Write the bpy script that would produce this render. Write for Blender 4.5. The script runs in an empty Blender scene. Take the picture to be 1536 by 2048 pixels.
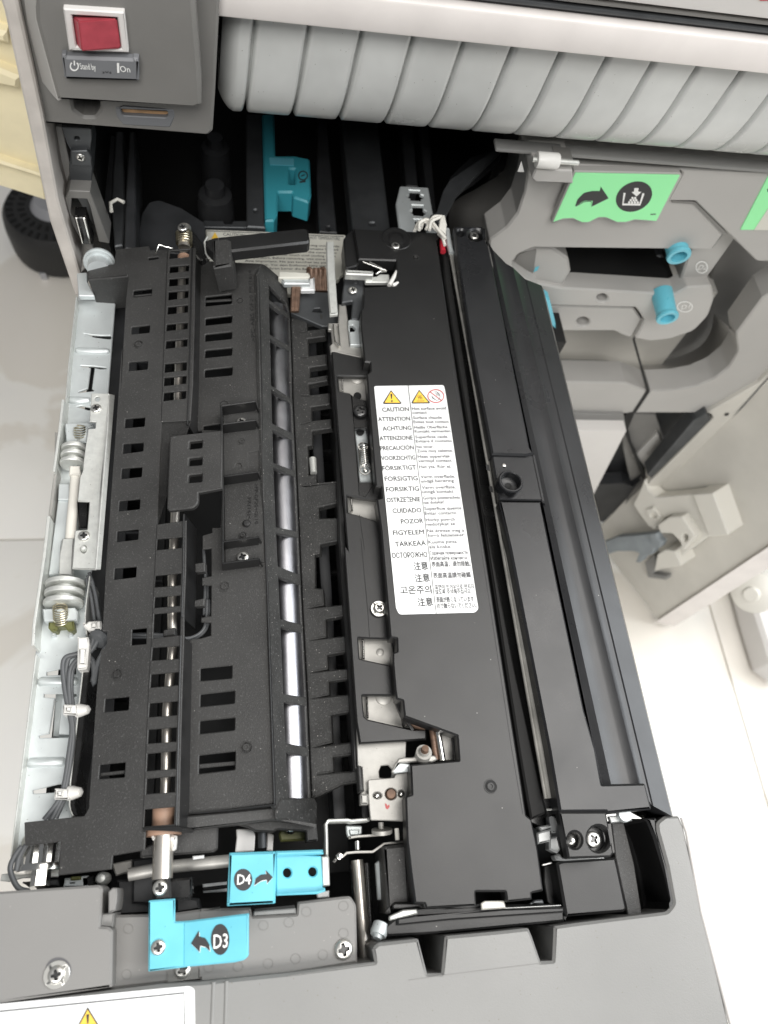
import bpy, bmesh, math, random
from mathutils import Vector, Matrix
from mathutils.geometry import tessellate_polygon
random.seed(7)
SC = bpy.context.scene
COL = SC.collection
V = Vector
# ------------------------------------------------------------------ camera
F = 1500.0; H = 0.4
CDX = V((0.98383, -0.01124, 0.17927)); CDY = V((-0.08957, -0.89542, 0.43622)); CDX = (CDX - CDX.dot(CDY)*CDY).normalized(); CDY.normalize()
CDZ = CDX.cross(CDY)
cam = bpy.data.cameras.new('camera'); co = bpy.data.objects.new('camera', cam); COL.objects.link(co)
# rows of world->camera(x right, y down, z forward) are components of CDX,CDY,CDZ
right = V((CDX.x, CDY.x, CDZ.x)); down = V((CDX.y, CDY.y, CDZ.y)); fwd = V((CDX.z, CDY.z, CDZ.z))
m = Matrix((right, -down, -fwd)).transposed().to_4x4(); m.translation = V((0, 0, H)); co.matrix_world = m
cam.sensor_fit = 'VERTICAL'; cam.sensor_height = 36; cam.sensor_width = 27; cam.lens = 36*F/2048
cam.clip_start = 0.02; cam.clip_end = 60
cam.dof.use_dof = True; cam.dof.focus_distance = 0.44; cam.dof.aperture_fstop = 9.5
SC.camera = co
# ------------------------------------------------------------------ world and lamps
w = bpy.data.worlds.new('World'); SC.world = w; w.use_nodes = True
w.node_tree.nodes['Background'].inputs[0].default_value = (0.93, 0.96, 1, 1)
w.node_tree.nodes['Background'].inputs[1].default_value = 0.15
def area(name, loc, to, sx, sy, e, col):
    l = bpy.data.lights.new(name, 'AREA'); l.shape = 'RECTANGLE'; l.size = sx; l.size_y = sy; l.energy = e; l.color = col
    o = bpy.data.objects.new(name, l); COL.objects.link(o); o.location = loc
    o.rotation_euler = (V(to)-V(loc)).to_track_quat('-Z', 'Y').to_euler(); return o
area('ceiling_light', (1.0, 0.3, 2.35), (0.25, 0.1, 0), 1.5, 1.5, 37, (1, 0.97, 0.93))
area('window_light', (2.7, 0.3, 1.9), (0.5, 0.1, -0.4), 2.0, 1.8, 60, (0.93, 0.97, 1))
area('front_fill_light', (-0.3, -1.7, 2.5), (0.1, 0.3, 0), 2.0, 1.2, 64, (1, 0.98, 0.95))  # added fill lamp behind the camera, brightens the front panel and trim
SC.view_settings.view_transform = 'Standard'; SC.view_settings.look = 'None'; SC.view_settings.exposure = 0.34
SC.view_settings.gamma = 1
# ------------------------------------------------------------------ rays and planes
CAM = V((0, 0, H))
def ray(u, v):
    r = V(((u-768)/F, (v-1024)/F, 1)); return V((r.dot(CDX), r.dot(CDY), r.dot(CDZ)))
class Pl:
    def __init__(s, p, n):
        s.p = V(p); s.n = V(n).normalized()
        if abs(s.n.x) < .9 and abs(s.n.y) > .5: s.ex = V((1, 0, 0))
        else: s.ex = V((1, 0, 0)) if abs(s.n.x) < .95 else V((0, 1, 0))
        s.ex = (s.ex - s.ex.dot(s.n)*s.n).normalized(); s.ey = s.n.cross(s.ex)
    def at(s, u, v):
        r = ray(u, v); t = (s.p-CAM).dot(s.n)/r.dot(s.n); return CAM + r*t
    def loc(s, P): d = P-s.p; return V((d.dot(s.ex), d.dot(s.ey)))
    def glo(s, q, h=0): return s.p + s.ex*q[0] + s.ey*q[1] + s.n*h
    def up(s, d): return Pl(s.p + s.n*d, s.n)
def Zp(z): return Pl((0, 0, z), (0, 0, 1))
def Yp(y): return Pl((0, y, 0), (0, -1, 0))
def Tl(x, z, t): return Pl((x, 0, z), (-t, 0, 1))
ZM = {'A': (0, 0, 1), 'Z1': (0, 0, 3), 'Z2': (400, 0, 2.4615), 'Z3': (900, 0, 2.415), 'Z4': (100, 400, 3), 'Z5': (480, 240, 2.954),
      'Z6': (860, 280, 2.272), 'B1': (0, 700, 3.413), 'B2': (0, 1200, 3.413), 'B3': (280, 780, 3.2), 'B4': (280, 1200, 3.2),
      'B5': (560, 560, 3.491), 'B6': (560, 1060, 3.4136), 'B7': (900, 1500, 2.415), 'B8': (400, 1560, 2.56), 'C1': (0, 1560, 2.954),
      'C2': (1040, 760, 3.097), 'C3': (860, 440, 3.102), 'D1': (100, 240, 4.042), 'D2': (560, 1540, 5.908), 'D3': (0, 380, 7.68), 'D4': (560, 500, 5.908),
      'C6': (400, 420, 3.339)}
def px(s):
    """'B5 10,20 30,40,5 | A 1,2' -> list of (u, v, rounding radius or None) in photograph pixels"""
    out = []; k = 'A'
    for tok in s.replace('|', ' ').split():
        if tok in ZM: k = tok; continue
        a = [float(q) for q in tok.split(',')]; x0, y0, f = ZM[k]
        out.append((x0+a[0]/f, y0+a[1]/f, a[2]/f if len(a) > 2 else None))
    return out
def p1(s): q = px(s)[0]; return q[0], q[1]
def rounded(pts, rnd, n=4):
    out = []; N = len(pts)
    for i in range(N):
        a = V(pts[i-1][:2]); b = V(pts[i][:2]); c = V(pts[(i+1) % N][:2])
        r = pts[i][2] if len(pts[i]) > 2 and pts[i][2] is not None else rnd
        d1 = a-b; d2 = c-b; l1 = d1.length; l2 = d2.length
        if r <= 0.3 or l1 < 1e-6 or l2 < 1e-6: out.append(b); continue
        d1 /= l1; d2 /= l2
        if d1.dot(d2) < -0.97: out.append(b); continue
        r = min(r, l1*.48, l2*.48)
        p = b+d1*r; q = b+d2*r
        for k in range(n+1):
            t = k/n; out.append(p*(1-t)**2 + b*2*t*(1-t) + q*t*t)
    return out
# ------------------------------------------------------------------ materials
MATS = {}
def mat(name, col, rough=.5, metal=0, var=0, vs=40, bump=0, bs=1500, dust=0, dcol=(.5, .48, .45), coat=0, rv=0, stretch=None, spec=.5, fine=0):
    m = bpy.data.materials.new(name); m.use_nodes = True; N = m.node_tree.nodes; L = m.node_tree.links; b = N['Principled BSDF']
    b.inputs['Base Color'].default_value = (*col, 1); b.inputs['Roughness'].default_value = rough; b.inputs['Metallic'].default_value = metal
    b.inputs['Coat Weight'].default_value = coat; b.inputs['Specular IOR Level'].default_value = spec
    tc = N.new('ShaderNodeTexCoord'); vec = tc.outputs['Object']
    if stretch:
        mp = N.new('ShaderNodeMapping'); mp.inputs['Scale'].default_value = stretch; L.new(vec, mp.inputs[0]); vec = mp.outputs[0]
    def noise(sc, det=4, r=.55):
        n = N.new('ShaderNodeTexNoise'); n.inputs['Scale'].default_value = sc; n.inputs['Detail'].default_value = det; n.inputs['Roughness'].default_value = r
        L.new(vec, n.inputs['Vector']); return n.outputs['Fac']
    cur = None
    if var:
        mr = N.new('ShaderNodeMapRange'); L.new(noise(vs), mr.inputs[0]); mr.inputs[1].default_value = .3; mr.inputs[2].default_value = .7
        mx = N.new('ShaderNodeMix'); mx.data_type = 'RGBA'; L.new(mr.outputs[0], mx.inputs['Factor'])
        mx.inputs['A'].default_value = (*[c*(1-var) for c in col], 1); mx.inputs['B'].default_value = (*[min(1, c*(1+var)) for c in col], 1)
        cur = mx.outputs['Result']
    if fine:
        mr = N.new('ShaderNodeMapRange'); L.new(noise(bs*.8, 2), mr.inputs[0]); mr.inputs[1].default_value = .58; mr.inputs[2].default_value = .75
        mr.inputs[4].default_value = fine
        mx = N.new('ShaderNodeMix'); mx.data_type = 'RGBA'; L.new(mr.outputs[0], mx.inputs['Factor'])
        if cur: L.new(cur, mx.inputs['A'])
        else: mx.inputs['A'].default_value = (*col, 1)
        mx.inputs['B'].default_value = (.3, .3, .3, 1); cur = mx.outputs['Result']
    if dust:
        vo = N.new('ShaderNodeTexVoronoi'); vo.inputs['Scale'].default_value = 650; L.new(tc.outputs['Object'], vo.inputs['Vector'])
        lt = N.new('ShaderNodeMath'); lt.operation = 'LESS_THAN'; L.new(vo.outputs['Distance'], lt.inputs[0]); lt.inputs[1].default_value = .14
        wn = N.new('ShaderNodeSeparateColor'); L.new(vo.outputs['Color'], wn.inputs[0])
        g = N.new('ShaderNodeMath'); g.operation = 'GREATER_THAN'; L.new(wn.outputs[0], g.inputs[0]); g.inputs[1].default_value = 1-dust
        mu = N.new('ShaderNodeMath'); mu.operation = 'MULTIPLY'; L.new(lt.outputs[0], mu.inputs[0]); L.new(g.outputs[0], mu.inputs[1])
        mx = N.new('ShaderNodeMix'); mx.data_type = 'RGBA'; L.new(mu.outputs[0], mx.inputs['Factor'])
        if cur: L.new(cur, mx.inputs['A'])
        else: mx.inputs['A'].default_value = (*col, 1)
        mx.inputs['B'].default_value = (*dcol, 1); cur = mx.outputs['Result']
    if cur: L.new(cur, b.inputs['Base Color'])
    if rv:
        mr = N.new('ShaderNodeMapRange'); L.new(noise(vs*1.7, 6), mr.inputs[0]); mr.inputs[1].default_value = .3; mr.inputs[2].default_value = .7
        mr.inputs[3].default_value = max(.03, rough-rv); mr.inputs[4].default_value = rough+rv; L.new(mr.outputs[0], b.inputs['Roughness'])
    if bump:
        bp = N.new('ShaderNodeBump'); bp.inputs['Strength'].default_value = bump; bp.inputs['Distance'].default_value = .0004
        L.new(noise(bs, 3), bp.inputs['Height']); L.new(bp.outputs[0], b.inputs['Normal'])
    MATS[name] = m; return m
mat('black_grain', (.038, .0375, .0365), .52, var=.22, vs=22, bump=.5, bs=1500, dust=.01, rv=.08, fine=.2)
mat('black_dusty', (.036, .036, .035), .55, var=.3, vs=60, bump=.7, bs=1300, dust=.18, fine=.28)
mat('black_satin', (.016, .016, .0162), .36, var=.2, vs=18, bump=.12, bs=1800, dust=.003, rv=.025, fine=.02)
mat('black_duct', (.018, .0185, .020), .30, var=.25, vs=16, bump=.06, bs=900, dust=.006, rv=.06)
mat('black_gloss', (.012, .012, .012), .25, rv=.08, vs=60)
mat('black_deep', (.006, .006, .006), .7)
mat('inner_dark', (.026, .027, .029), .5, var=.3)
mat('steel_dark', (.095, .10, .105), .5, .6, var=.2)
mat('rod_grey', (.26, .255, .235), .45, .1, var=.3, vs=60)
mat('grey_plastic', (.225, .22, .212), .5, var=.05, vs=12, bump=.12, bs=1500, dust=.05, dcol=(.4, .38, .35), rv=.05)
mat('grey_light', (.236, .235, .228), .44, var=.07, vs=9, bump=.22, bs=1400, dust=.07, dcol=(.17, .15, .12), rv=.1)
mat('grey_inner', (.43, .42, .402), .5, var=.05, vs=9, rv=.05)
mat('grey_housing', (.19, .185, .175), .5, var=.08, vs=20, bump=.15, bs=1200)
mat('grey_tag', (.17, .175, .185), .5)
mat('bottle_plastic', (.59, .60, .585), .22, var=.14, vs=14, bump=.02, bs=300, rv=.08, dust=.03, dcol=(.12, .1, .08))
mat('trim_white', (.84, .795, .765), .5, var=.05, vs=30)
mat('body_white', (.7, .68, .66), .4, var=.03, vs=20)
mat('door_white', (.62, .6, .55), .5, var=.07, vs=14)
mat('post_white', (.6, .56, .52), .6, var=.14, vs=45)
mat('galvanised', (.64, .68, .685), .45, .45, var=.05, vs=60, rv=.08, bump=.05, bs=900, dust=.06, dcol=(.2, .2, .19))
mat('zinc_light', (.68, .69, .66), .5, .55, var=.08, vs=260, bump=.15, bs=1700, dust=.12, dcol=(.3, .28, .25))
mat('warm_steel', (.42, .41, .385), .48, .45, var=.06, vs=200, bump=.12, bs=1500, dust=.08, dcol=(.2, .19, .17))
mat('zinc_mid', (.36, .37, .37), .4, .5, var=.1, vs=100)
mat('polished_steel', (.76, .75, .72), .2, 1)
mat('shaft_steel', (.74, .70, .64), .34, .9)
mat('roller_steel', (.33, .33, .35), .33, 1, var=.14, vs=70, rv=.04)
mat('screw_steel', (.78, .77, .73), .3, .9)
mat('screw_dark', (.1, .1, .1), .3, .8)
mat('brass_spring', (.6, .55, .42), .3, 1)
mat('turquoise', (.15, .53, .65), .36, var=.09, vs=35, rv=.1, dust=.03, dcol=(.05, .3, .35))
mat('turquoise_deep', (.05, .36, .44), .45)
mat('green_label', (.33, .92, .42), .45)
mat('ink_dark', (.035, .035, .037), .6)
mat('ink_grey', (.10, .10, .105), .6)
mat('label_white', (.78, .79, .79), .38, .12, var=.03, vs=60)
mat('label_cream', (.66, .65, .58), .5)
mat('ink_white', (.85, .85, .83), .5)
mat('warning_yellow', (.88, .55, .07), .45)
mat('warning_red', (.5, .1, .1), .5)
mat('switch_red', (.40, .06, .08), .42, var=.15, vs=120)
mat('ivory', (.74, .72, .66), .45)
mat('white_plastic', (.75, .74, .71), .4)
mat('olive', (.13, .135, .045), .5)
mat('bushing_brown', (.38, .24, .17), .5)
mat('copper_dark', (.16, .10, .07), .5, .4, var=.4, vs=300)
mat('wire_grey', (.10, .105, .11), .45)
mat('wire_white', (.8, .78, .72), .45)
mat('wood', (.55, .34, .18), .6, var=.3, vs=100)
mat('cream_cabinet', (.88, .79, .54), .55, var=.05)
mat('fan_black', (.02, .02, .02), .55, dust=.1)
mat('red_plastic', (.55, .03, .05), .4)
mat('silver_plastic', (.42, .42, .44), .35, .3)
mat('grout', (.42, .39, .35), .8)
mat('fluff_grey', (.27, .30, .32), .7, var=.12, vs=40)
def marble():
    m = bpy.data.materials.new('marble_tile'); m.use_nodes = True; N = m.node_tree.nodes; L = m.node_tree.links; b = N['Principled BSDF']
    tc = N.new('ShaderNodeTexCoord')
    n1 = N.new('ShaderNodeTexNoise'); n1.inputs['Scale'].default_value = 2.2; n1.inputs['Detail'].default_value = 6; n1.inputs['Distortion'].default_value = 1.4
    L.new(tc.outputs['Object'], n1.inputs[0])
    r = N.new('ShaderNodeValToRGB'); L.new(n1.outputs['Fac'], r.inputs[0]); e = r.color_ramp.elements
    e[0].position = .3; e[0].color = (.86, .82, .76, 1); e[1].position = .62; e[1].color = (.92, .90, .86, 1)
    x = r.color_ramp.elements.new(.5); x.color = (.94, .92, .87, 1); x = r.color_ramp.elements.new(.47); x.color = (.84, .80, .73, 1)
    L.new(r.outputs[0], b.inputs['Base Color']); b.inputs['Roughness'].default_value = .22
    MATS['marble_tile'] = m
marble()
# ------------------------------------------------------------------ object helpers
WL = {}
def link(name, me, mname, parent=None, label=None):
    o = bpy.data.objects.new(name, me); COL.objects.link(o)
    if mname and len(me.materials) == 0: me.materials.append(MATS[mname])
    off = WL[parent.name] if parent else V((0, 0, 0))
    if parent:
        me.transform(Matrix.Translation(-off)); o.parent = parent
    WL[o.name] = off.copy()
    if label: o['label'] = label
    return o
def thing(name, label, cat, loc, group=None):
    o = bpy.data.objects.new(name, None); COL.objects.link(o); o.location = loc; o.empty_display_size = .01
    o['label'] = label; o['category'] = cat; WL[o.name] = V(loc)
    if group: o['group'] = group
    return o
def tag(o, label, cat, group=None):
    o['label'] = label; o['category'] = cat
    if group: o['group'] = group
    return o
def fin(bm, name, smooth=30):
    bmesh.ops.remove_doubles(bm, verts=bm.verts, dist=1e-6)
    bmesh.ops.recalc_face_normals(bm, faces=bm.faces)
    me = bpy.data.meshes.new(name); bm.to_mesh(me); bm.free()
    me.polygons.foreach_set('use_smooth', [True]*len(me.polygons)); me.set_sharp_from_angle(angle=math.radians(smooth)); return me
def area2(l): return sum(l[i-1].x*l[i].y-l[i].x*l[i-1].y for i in range(len(l)))/2
def inset(l, d):
    """offset a CCW loop inwards by d"""
    n = len(l); out = []
    for i in range(n):
        a, b, c = l[i-1], l[i], l[(i+1) % n]
        e1 = (b-a); e2 = (c-b)
        if e1.length < 1e-9 or e2.length < 1e-9: out.append(b.copy()); continue
        e1.normalize(); e2.normalize()
        n1 = V((-e1.y, e1.x)); n2 = V((-e2.y, e2.x)); s = n1+n2
        if s.length < .3: out.append(b+n1*d); continue
        s.normalize(); out.append(b+s*(d/max(.5, s.dot(n1))))
    return out
def prism(bm, pl, loops, t, bev, dirv=None):
    """loops: 2-D loops in plane coords, first the outline, then holes"""
    dv = dirv if dirv is not None else -pl.n*t
    L2 = []
    for k, l in enumerate(loops):
        l = [V(p) for p in l]; a = area2(l)
        if (a < 0) == (k == 0): l.reverse()     # outline CCW, holes CW
        L2.append(l)
    ins = [inset(l, bev) for l in L2] if bev else L2
    tri = tessellate_polygon([[V((p.x, p.y, 0)) for p in l] for l in ins])
    flat = [p for l in ins for p in l]; top = [bm.verts.new(pl.glo(p)) for p in flat]
    for t3 in tri:
        try: bm.faces.new([top[i] for i in t3])
        except ValueError: pass
    dn = dv.normalized(); k = 0
    for l, li in zip(L2, ins):
        n = len(l); tp = top[k:k+n]; k += n
        if bev: md = [bm.verts.new(pl.glo(p)+dn*bev) for p in l]
        else: md = tp
        bt = [bm.verts.new(pl.glo(p)+dv) for p in l]
        for i in range(n):
            j = (i+1) % n
            if bev: bm.faces.new((tp[i], tp[j], md[j], md[i]))
            bm.faces.new((md[i], md[j], bt[j], bt[i]))
        l.append(bt)
    bl = [l.pop() for l in L2]; fb = [v for b in bl for v in b]
    tri = tessellate_polygon([[V((p.x, p.y, 0)) for p in l] for l in L2])
    for t3 in tri:
        try: bm.faces.new([fb[i] for i in t3])
        except ValueError: pass
def circ_px(u, v, r, n=20, ry=None):
    return [(u+r*math.cos(2*math.pi*i/n), v+(ry or r)*math.sin(2*math.pi*i/n)) for i in range(n)]
def plate(name, pl, outer, t, mname, parent, holes=(), bev=.0005, rnd=2, hr=2, dirv=None, label=None):
    def lp(s, r):
        pts = px(s) if isinstance(s, str) else s
        return [pl.loc(pl.at(p[0], p[1])) for p in rounded(pts, r)]
    bm = bmesh.new(); prism(bm, pl, [lp(outer, rnd)]+[lp(h, hr) for h in holes], t, bev, dirv)
    return link(name, fin(bm, name), mname, parent, label)
def box(name, x0, x1, y0, y1, z0, z1, mname, parent, bev=.001, label=None):
    bm = bmesh.new(); bmesh.ops.create_cube(bm, size=1)
    for v in bm.verts: v.co = V((x0+(v.co.x+.5)*(x1-x0), y0+(v.co.y+.5)*(y1-y0), z0+(v.co.z+.5)*(z1-z0)))
    if bev: bmesh.ops.bevel(bm, geom=bm.edges[:], offset=bev, segments=2, affect='EDGES', profile=.5)
    return link(name, fin(bm, name), mname, parent, label)
def smooth_path(P, n=6):
    out = []
    for i in range(len(P)-1):
        a = P[max(i-1, 0)]; b = P[i]; c = P[i+1]; d = P[min(i+2, len(P)-1)]
        for k in range(n):
            t = k/n; out.append(.5*((2*b)+(c-a)*t+(2*a-5*b+4*c-d)*t*t+(3*b-a-3*c+d)*t**3))
    out.append(P[-1]); return out
def tube_bm(bm, P, r, n=10):
    rings = []; up = None
    for i, p in enumerate(P):
        d = (P[min(i+1, len(P)-1)]-P[max(i-1, 0)]).normalized()
        if up is None: up = d.orthogonal().normalized()
        up = (up-up.dot(d)*d).normalized(); s = d.cross(up)
        rr = r[i] if isinstance(r, (list, tuple)) else r
        rings.append([bm.verts.new(p+(up*math.cos(a)+s*math.sin(a))*rr) for a in [2*math.pi*k/n for k in range(n)]])
    for a, b in zip(rings, rings[1:]):
        for k in range(n): bm.faces.new((a[k], a[(k+1) % n], b[(k+1) % n], b[k]))
    bm.faces.new(rings[0][::-1]); bm.faces.new(rings[-1])
def tube(name, P, r, mname, parent, n=10, sm=0, label=None):
    P = [V(p) for p in P]
    if sm: P = smooth_path(P, sm)
    bm = bmesh.new(); tube_bm(bm, P, r, n); return link(name, fin(bm, name, 50), mname, parent, label)
def tubepx(name, pl, s, r, mname, parent, n=10, sm=0, label=None):
    return tube(name, [pl.at(q[0], q[1]) for q in px(s)], r, mname, parent, n, sm, label)
def lathe_bm(bm, prof, o, ax, n=28):
    ax = V(ax).normalized(); e = ax.orthogonal().normalized(); f = ax.cross(e); o = V(o); rings = []
    for r, h in prof:
        if r < 1e-7: rings.append([bm.verts.new(o+ax*h)])
        else: rings.append([bm.verts.new(o+ax*h+(e*math.cos(2*math.pi*k/n)+f*math.sin(2*math.pi*k/n))*r) for k in range(n)])
    for a, b in zip(rings, rings[1:]):
        for k in range(n):
            j = (k+1) % n
            if len(a) == 1 and len(b) == 1: break
            if len(a) == 1: bm.faces.new((a[0], b[k], b[j]))
            elif len(b) == 1: bm.faces.new((a[k], a[j], b[0]))
            else: bm.faces.new((a[k], a[j], b[j], b[k]))
def lathe(name, prof, o, ax, mname, parent, n=28, label=None, smooth=35):
    bm = bmesh.new(); lathe_bm(bm, prof, o, ax, n); return link(name, fin(bm, name, smooth), mname, parent, label)
def spring(name, a, b, R, r, turns, mname, parent, label=None):
    a = V(a); b = V(b); ax = (b-a).normalized(); e = ax.orthogonal().normalized(); f = ax.cross(e); N = int(turns*14)
    P = [a+(b-a)*(i/N)+(e*math.cos(2*math.pi*turns*i/N)+f*math.sin(2*math.pi*turns*i/N))*R for i in range(N+1)]
    return tube(name, P, r, mname, parent, n=6, label=label)
def screw(pl, u, v, rp, parent, mname='screw_steel', washer=0, rot=.3, name='screw', label=None, hgt=.35):
    """pan head screw with a cross recess; rp = radius in photograph pixels"""
    c = pl.at(u, v); R = (pl.at(u+rp, v)-c).length; h = R*hgt; q = pl.loc(c)
    bm = bmesh.new(); n = 24
    if washer: lathe_bm(bm, [(0, 0), (R*washer, 0), (R*washer, h*.35), (R*washer*.97, h*.45), (R, h*.45)], c, pl.n, 28)
    z0 = h*.45 if washer else 0
    prof = [(R, z0), (R, z0+h*.35), (R*.9, z0+h*.8), (R*.72, z0+h*1.08)]
    rings = []
    for r, hh in prof:
        rings.append([bm.verts.new(pl.glo(q+V((math.cos(2*math.pi*k/n), math.sin(2*math.pi*k/n)))*r, hh)) for k in range(n)])
    for a, b in zip(rings, rings[1:]):
        for k in range(n): bm.faces.new((a[k], a[(k+1) % n], b[(k+1) % n], b[k]))
    a, b = R*.6, R*.15
    cr = [(a, -b), (a, b), (b*1.5, b*1.5), (b, a), (-b, a), (-b*1.5, b*1.5), (-a, b), (-a, -b), (-b*1.5, -b*1.5), (-b, -a), (b, -a), (b*1.5, -b*1.5)]
    cr = [q+Matrix.Rotation(rot, 2) @ V(p) for p in cr]
    out = [q+V((math.cos(2*math.pi*k/n), math.sin(2*math.pi*k/n)))*R*.72 for k in range(n)]
    tp = pl.up(z0+h*1.08)
    tri = tessellate_polygon([[V((p.x, p.y, 0)) for p in out], [V((p.x, p.y, 0)) for p in cr[::-1]]])
    fl = [bm.verts.new(tp.glo(p)) for p in out+cr[::-1]]
    for t3 in tri: bm.faces.new([fl[i] for i in t3])
    cc = fl[n:]; bt = [bm.verts.new(tp.glo(q+(V(p)-q)*.7, -h*.95)) for p in cr[::-1]]
    for i in range(12): bm.faces.new((cc[i], cc[(i+1) % 12], bt[(i+1) % 12], bt[i]))
    bm.faces.new(bt)
    me = fin(bm, name, 35); me.materials.append(MATS[mname]); me.materials.append(MATS['screw_dark'])
    for p in me.polygons:
        if p.center.dot(pl.n) < c.dot(pl.n)+z0+h*.85 and (p.center-c-pl.n*(p.center-c).dot(pl.n)).length < R*.62: p.material_index = 1
    return link(name, me, None, parent, label)
def text_bm(bm, s, pl, u1, v1, u2, v2, hpx, lift=.00015, fit=True, bold=0, sx=1):
    b0 = bold; bold = 0
    a = pl.at(u1, v1); b = pl.at(u2, v2); ex = (b-a); W = ex.length; ex.normalize(); ey = pl.n.cross(ex)
    cu = bpy.data.curves.new('t', 'FONT'); cu.body = s; cu.resolution_u = 2; cu.offset = bold
    ob = bpy.data.objects.new('t', cu); COL.objects.link(ob); bpy.context.view_layer.update()
    me = bpy.data.meshes.new_from_object(ob.evaluated_get(bpy.context.evaluated_depsgraph_get()))
    bpy.data.objects.remove(ob); bpy.data.curves.remove(cu)
    if not me.vertices: return
    xs = [v.co.x for v in me.vertices]; ys = [v.co.y for v in me.vertices]
    x0, x1 = min(xs), max(xs); hw = (pl.at(u1, v1-hpx)-a).length; sy = hw/.70
    k = W/(x1-x0) if fit else sy*sx
    for q, (ox, oy) in enumerate(((0, 0), (1, 0), (-1, 0), (0, 1), (0, -1)) if b0 else ((0, 0),)):
        vs = [bm.verts.new(a+ex*((v.co.x-x0)*k+ox*b0*hw)+ey*(v.co.y*sy+oy*b0*hw)+pl.n*(lift+q*4e-6)) for v in me.vertices]
        for p in me.polygons: bm.faces.new([vs[i] for i in p.vertices])
    bpy.data.meshes.remove(me)
def text(name, items, pl, mname, parent, lift=.00015, bold=0, label=None):
    bm = bmesh.new()
    for it in items: text_bm(bm, *it[:1], pl, *it[1:6], lift=lift, bold=bold)
    me = bpy.data.meshes.new(name); bm.to_mesh(me); bm.free(); return link(name, me, mname, parent, label)
def flat(name, pl, polys, mname, parent, lift=.0002, label=None, rnd=0):
    """printed shapes lying on a label; each entry an outline string / list, or (outline, [holes])"""
    bm = bmesh.new()
    for po in polys:
        o, hs = (po if isinstance(po, tuple) else (po, []))
        ls = []
        for l in [o]+list(hs):
            pts = px(l) if isinstance(l, str) else l
            ls.append([pl.loc(pl.at(p[0], p[1])) for p in rounded(pts, rnd)])
        prism(bm, pl.up(lift), ls, lift*.9, 0)
    return link(name, fin(bm, name), mname, parent, label)
def stroke(pts, w):
    """polyline -> outline of width w (pixels)"""
    L, R = [], []; n = len(pts)
    for i in range(n):
        a = V(pts[max(i-1, 0)][:2]); b = V(pts[min(i+1, n-1)][:2]); d = (b-a).normalized(); nn = V((-d.y, d.x))*w/2; p = V(pts[i][:2])
        L.append(tuple(p+nn)); R.append(tuple(p-nn))
    return L+R[::-1]
PI = math.pi
# ================================================================== SETTING: tiled floor
FZ = -.70
fl = box('floor', -2.2, 3.2, -2.0, 3.4, FZ-.05, FZ-.004, 'grout', None, 0); fl['kind'] = 'structure'
tile_me = None
for i in range(-2, 3):
    for j in range(-2, 4):
        x0 = -.035+.8*i; y0 = -.295+.8*j
        t = box('floor_tile', x0+.0015, x0+.7985, y0+.0015, y0+.7985, FZ-.012, FZ, 'marble_tile', fl, .001)
# ================================================================== COPIER BODY
cp = thing('photocopier', 'large white and grey office copier with its front opened, behind the pulled out drawer', 'copier', (.2, .42, FZ))
# outer shell above the opening
box('front_panel', -.045, .80, .413, 1.1, .1840, .52, 'body_white', cp, .003)
box('trim_strip', -.0412, .80, .412, .46, .1550, .1728, 'trim_white', cp, .0015, label='pale pinkish white horizontal trim rail above the ribbed bottle')
box('gasket_strip', -.05, .80, .420, .46, .1690, .1800, 'ink_dark', cp, .001)
box('trim_bead', -.05, .80, .417, .46, .1750, .1780, 'steel_dark', cp, .001)
box('trim_bead', -.05, .80, .416, .46, .1798, .1822, 'grey_housing', cp, .001)
flat('red_mark', Yp(.4125), ['A 1512,-8 1560,-8 1560,1 1520,1'], 'red_plastic', cp)
# side panel edge at left
PP = Yp(.40)
plate('side_panel', PP, 'Z1 -10,-40 95,-40 250,660 | Z4 50,0 95,160 180,440 | D1 240,1415 205,1420 | Z4 0,130 | Z1 155,660 25,60', .62, 'post_white', cp, bev=.0012, rnd=0, dirv=V((-.02, .62, 0)))
# power switch housing
PS1 = Yp(.392)
plate('switch_housing', PS1, 'Z1 205,-40 215,130 345,605,12 1165,655,14 1208,640,12 1207,500 1175,95 1168,-40', .10, 'grey_housing', cp, bev=.0022, rnd=0)
PS2 = Yp(.406)
plate('lower_skirt', PS2, 'Z1 100,-40 205,440 255,740,6 1245,815,12 1275,790,10 1290,560 1320,-40', .085, 'grey_housing', cp,
      holes=['Z1 432,600,0 600,610,0 603,655,10 570,702,10 500,700,10 445,660,10', 'Z1 722,655 740,645 1000,665 1012,690 1000,708 735,694'], hr=5, rnd=0, bev=.0015)
plate('slot_liner', PS2.up(.0006), 'Z1 692,645 1040,660 1048,700,10 1020,765,12 740,750,12 700,700', .004, 'grey_tag', cp, holes=['Z1 722,653 740,643 1000,663 1012,690 1000,708 735,694'], hr=5, rnd=3)
plate('wood_block', Yp(.4085), 'Z1 690,630 1040,650 1040,730 690,720', .03, 'wood', cp, bev=0)
plate('housing_chamfer', Pl(PS1.at(*p1('Z1 205,-40')), (-.8, -.6, 0)), 'Z1 138,-40 208,-40 217,130 347,605 318,575 205,432 185,330', .01, 'grey_inner', cp, rnd=0, bev=.0004)  # lighter grey than the housing, the edge's reflection is in the colour
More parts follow.
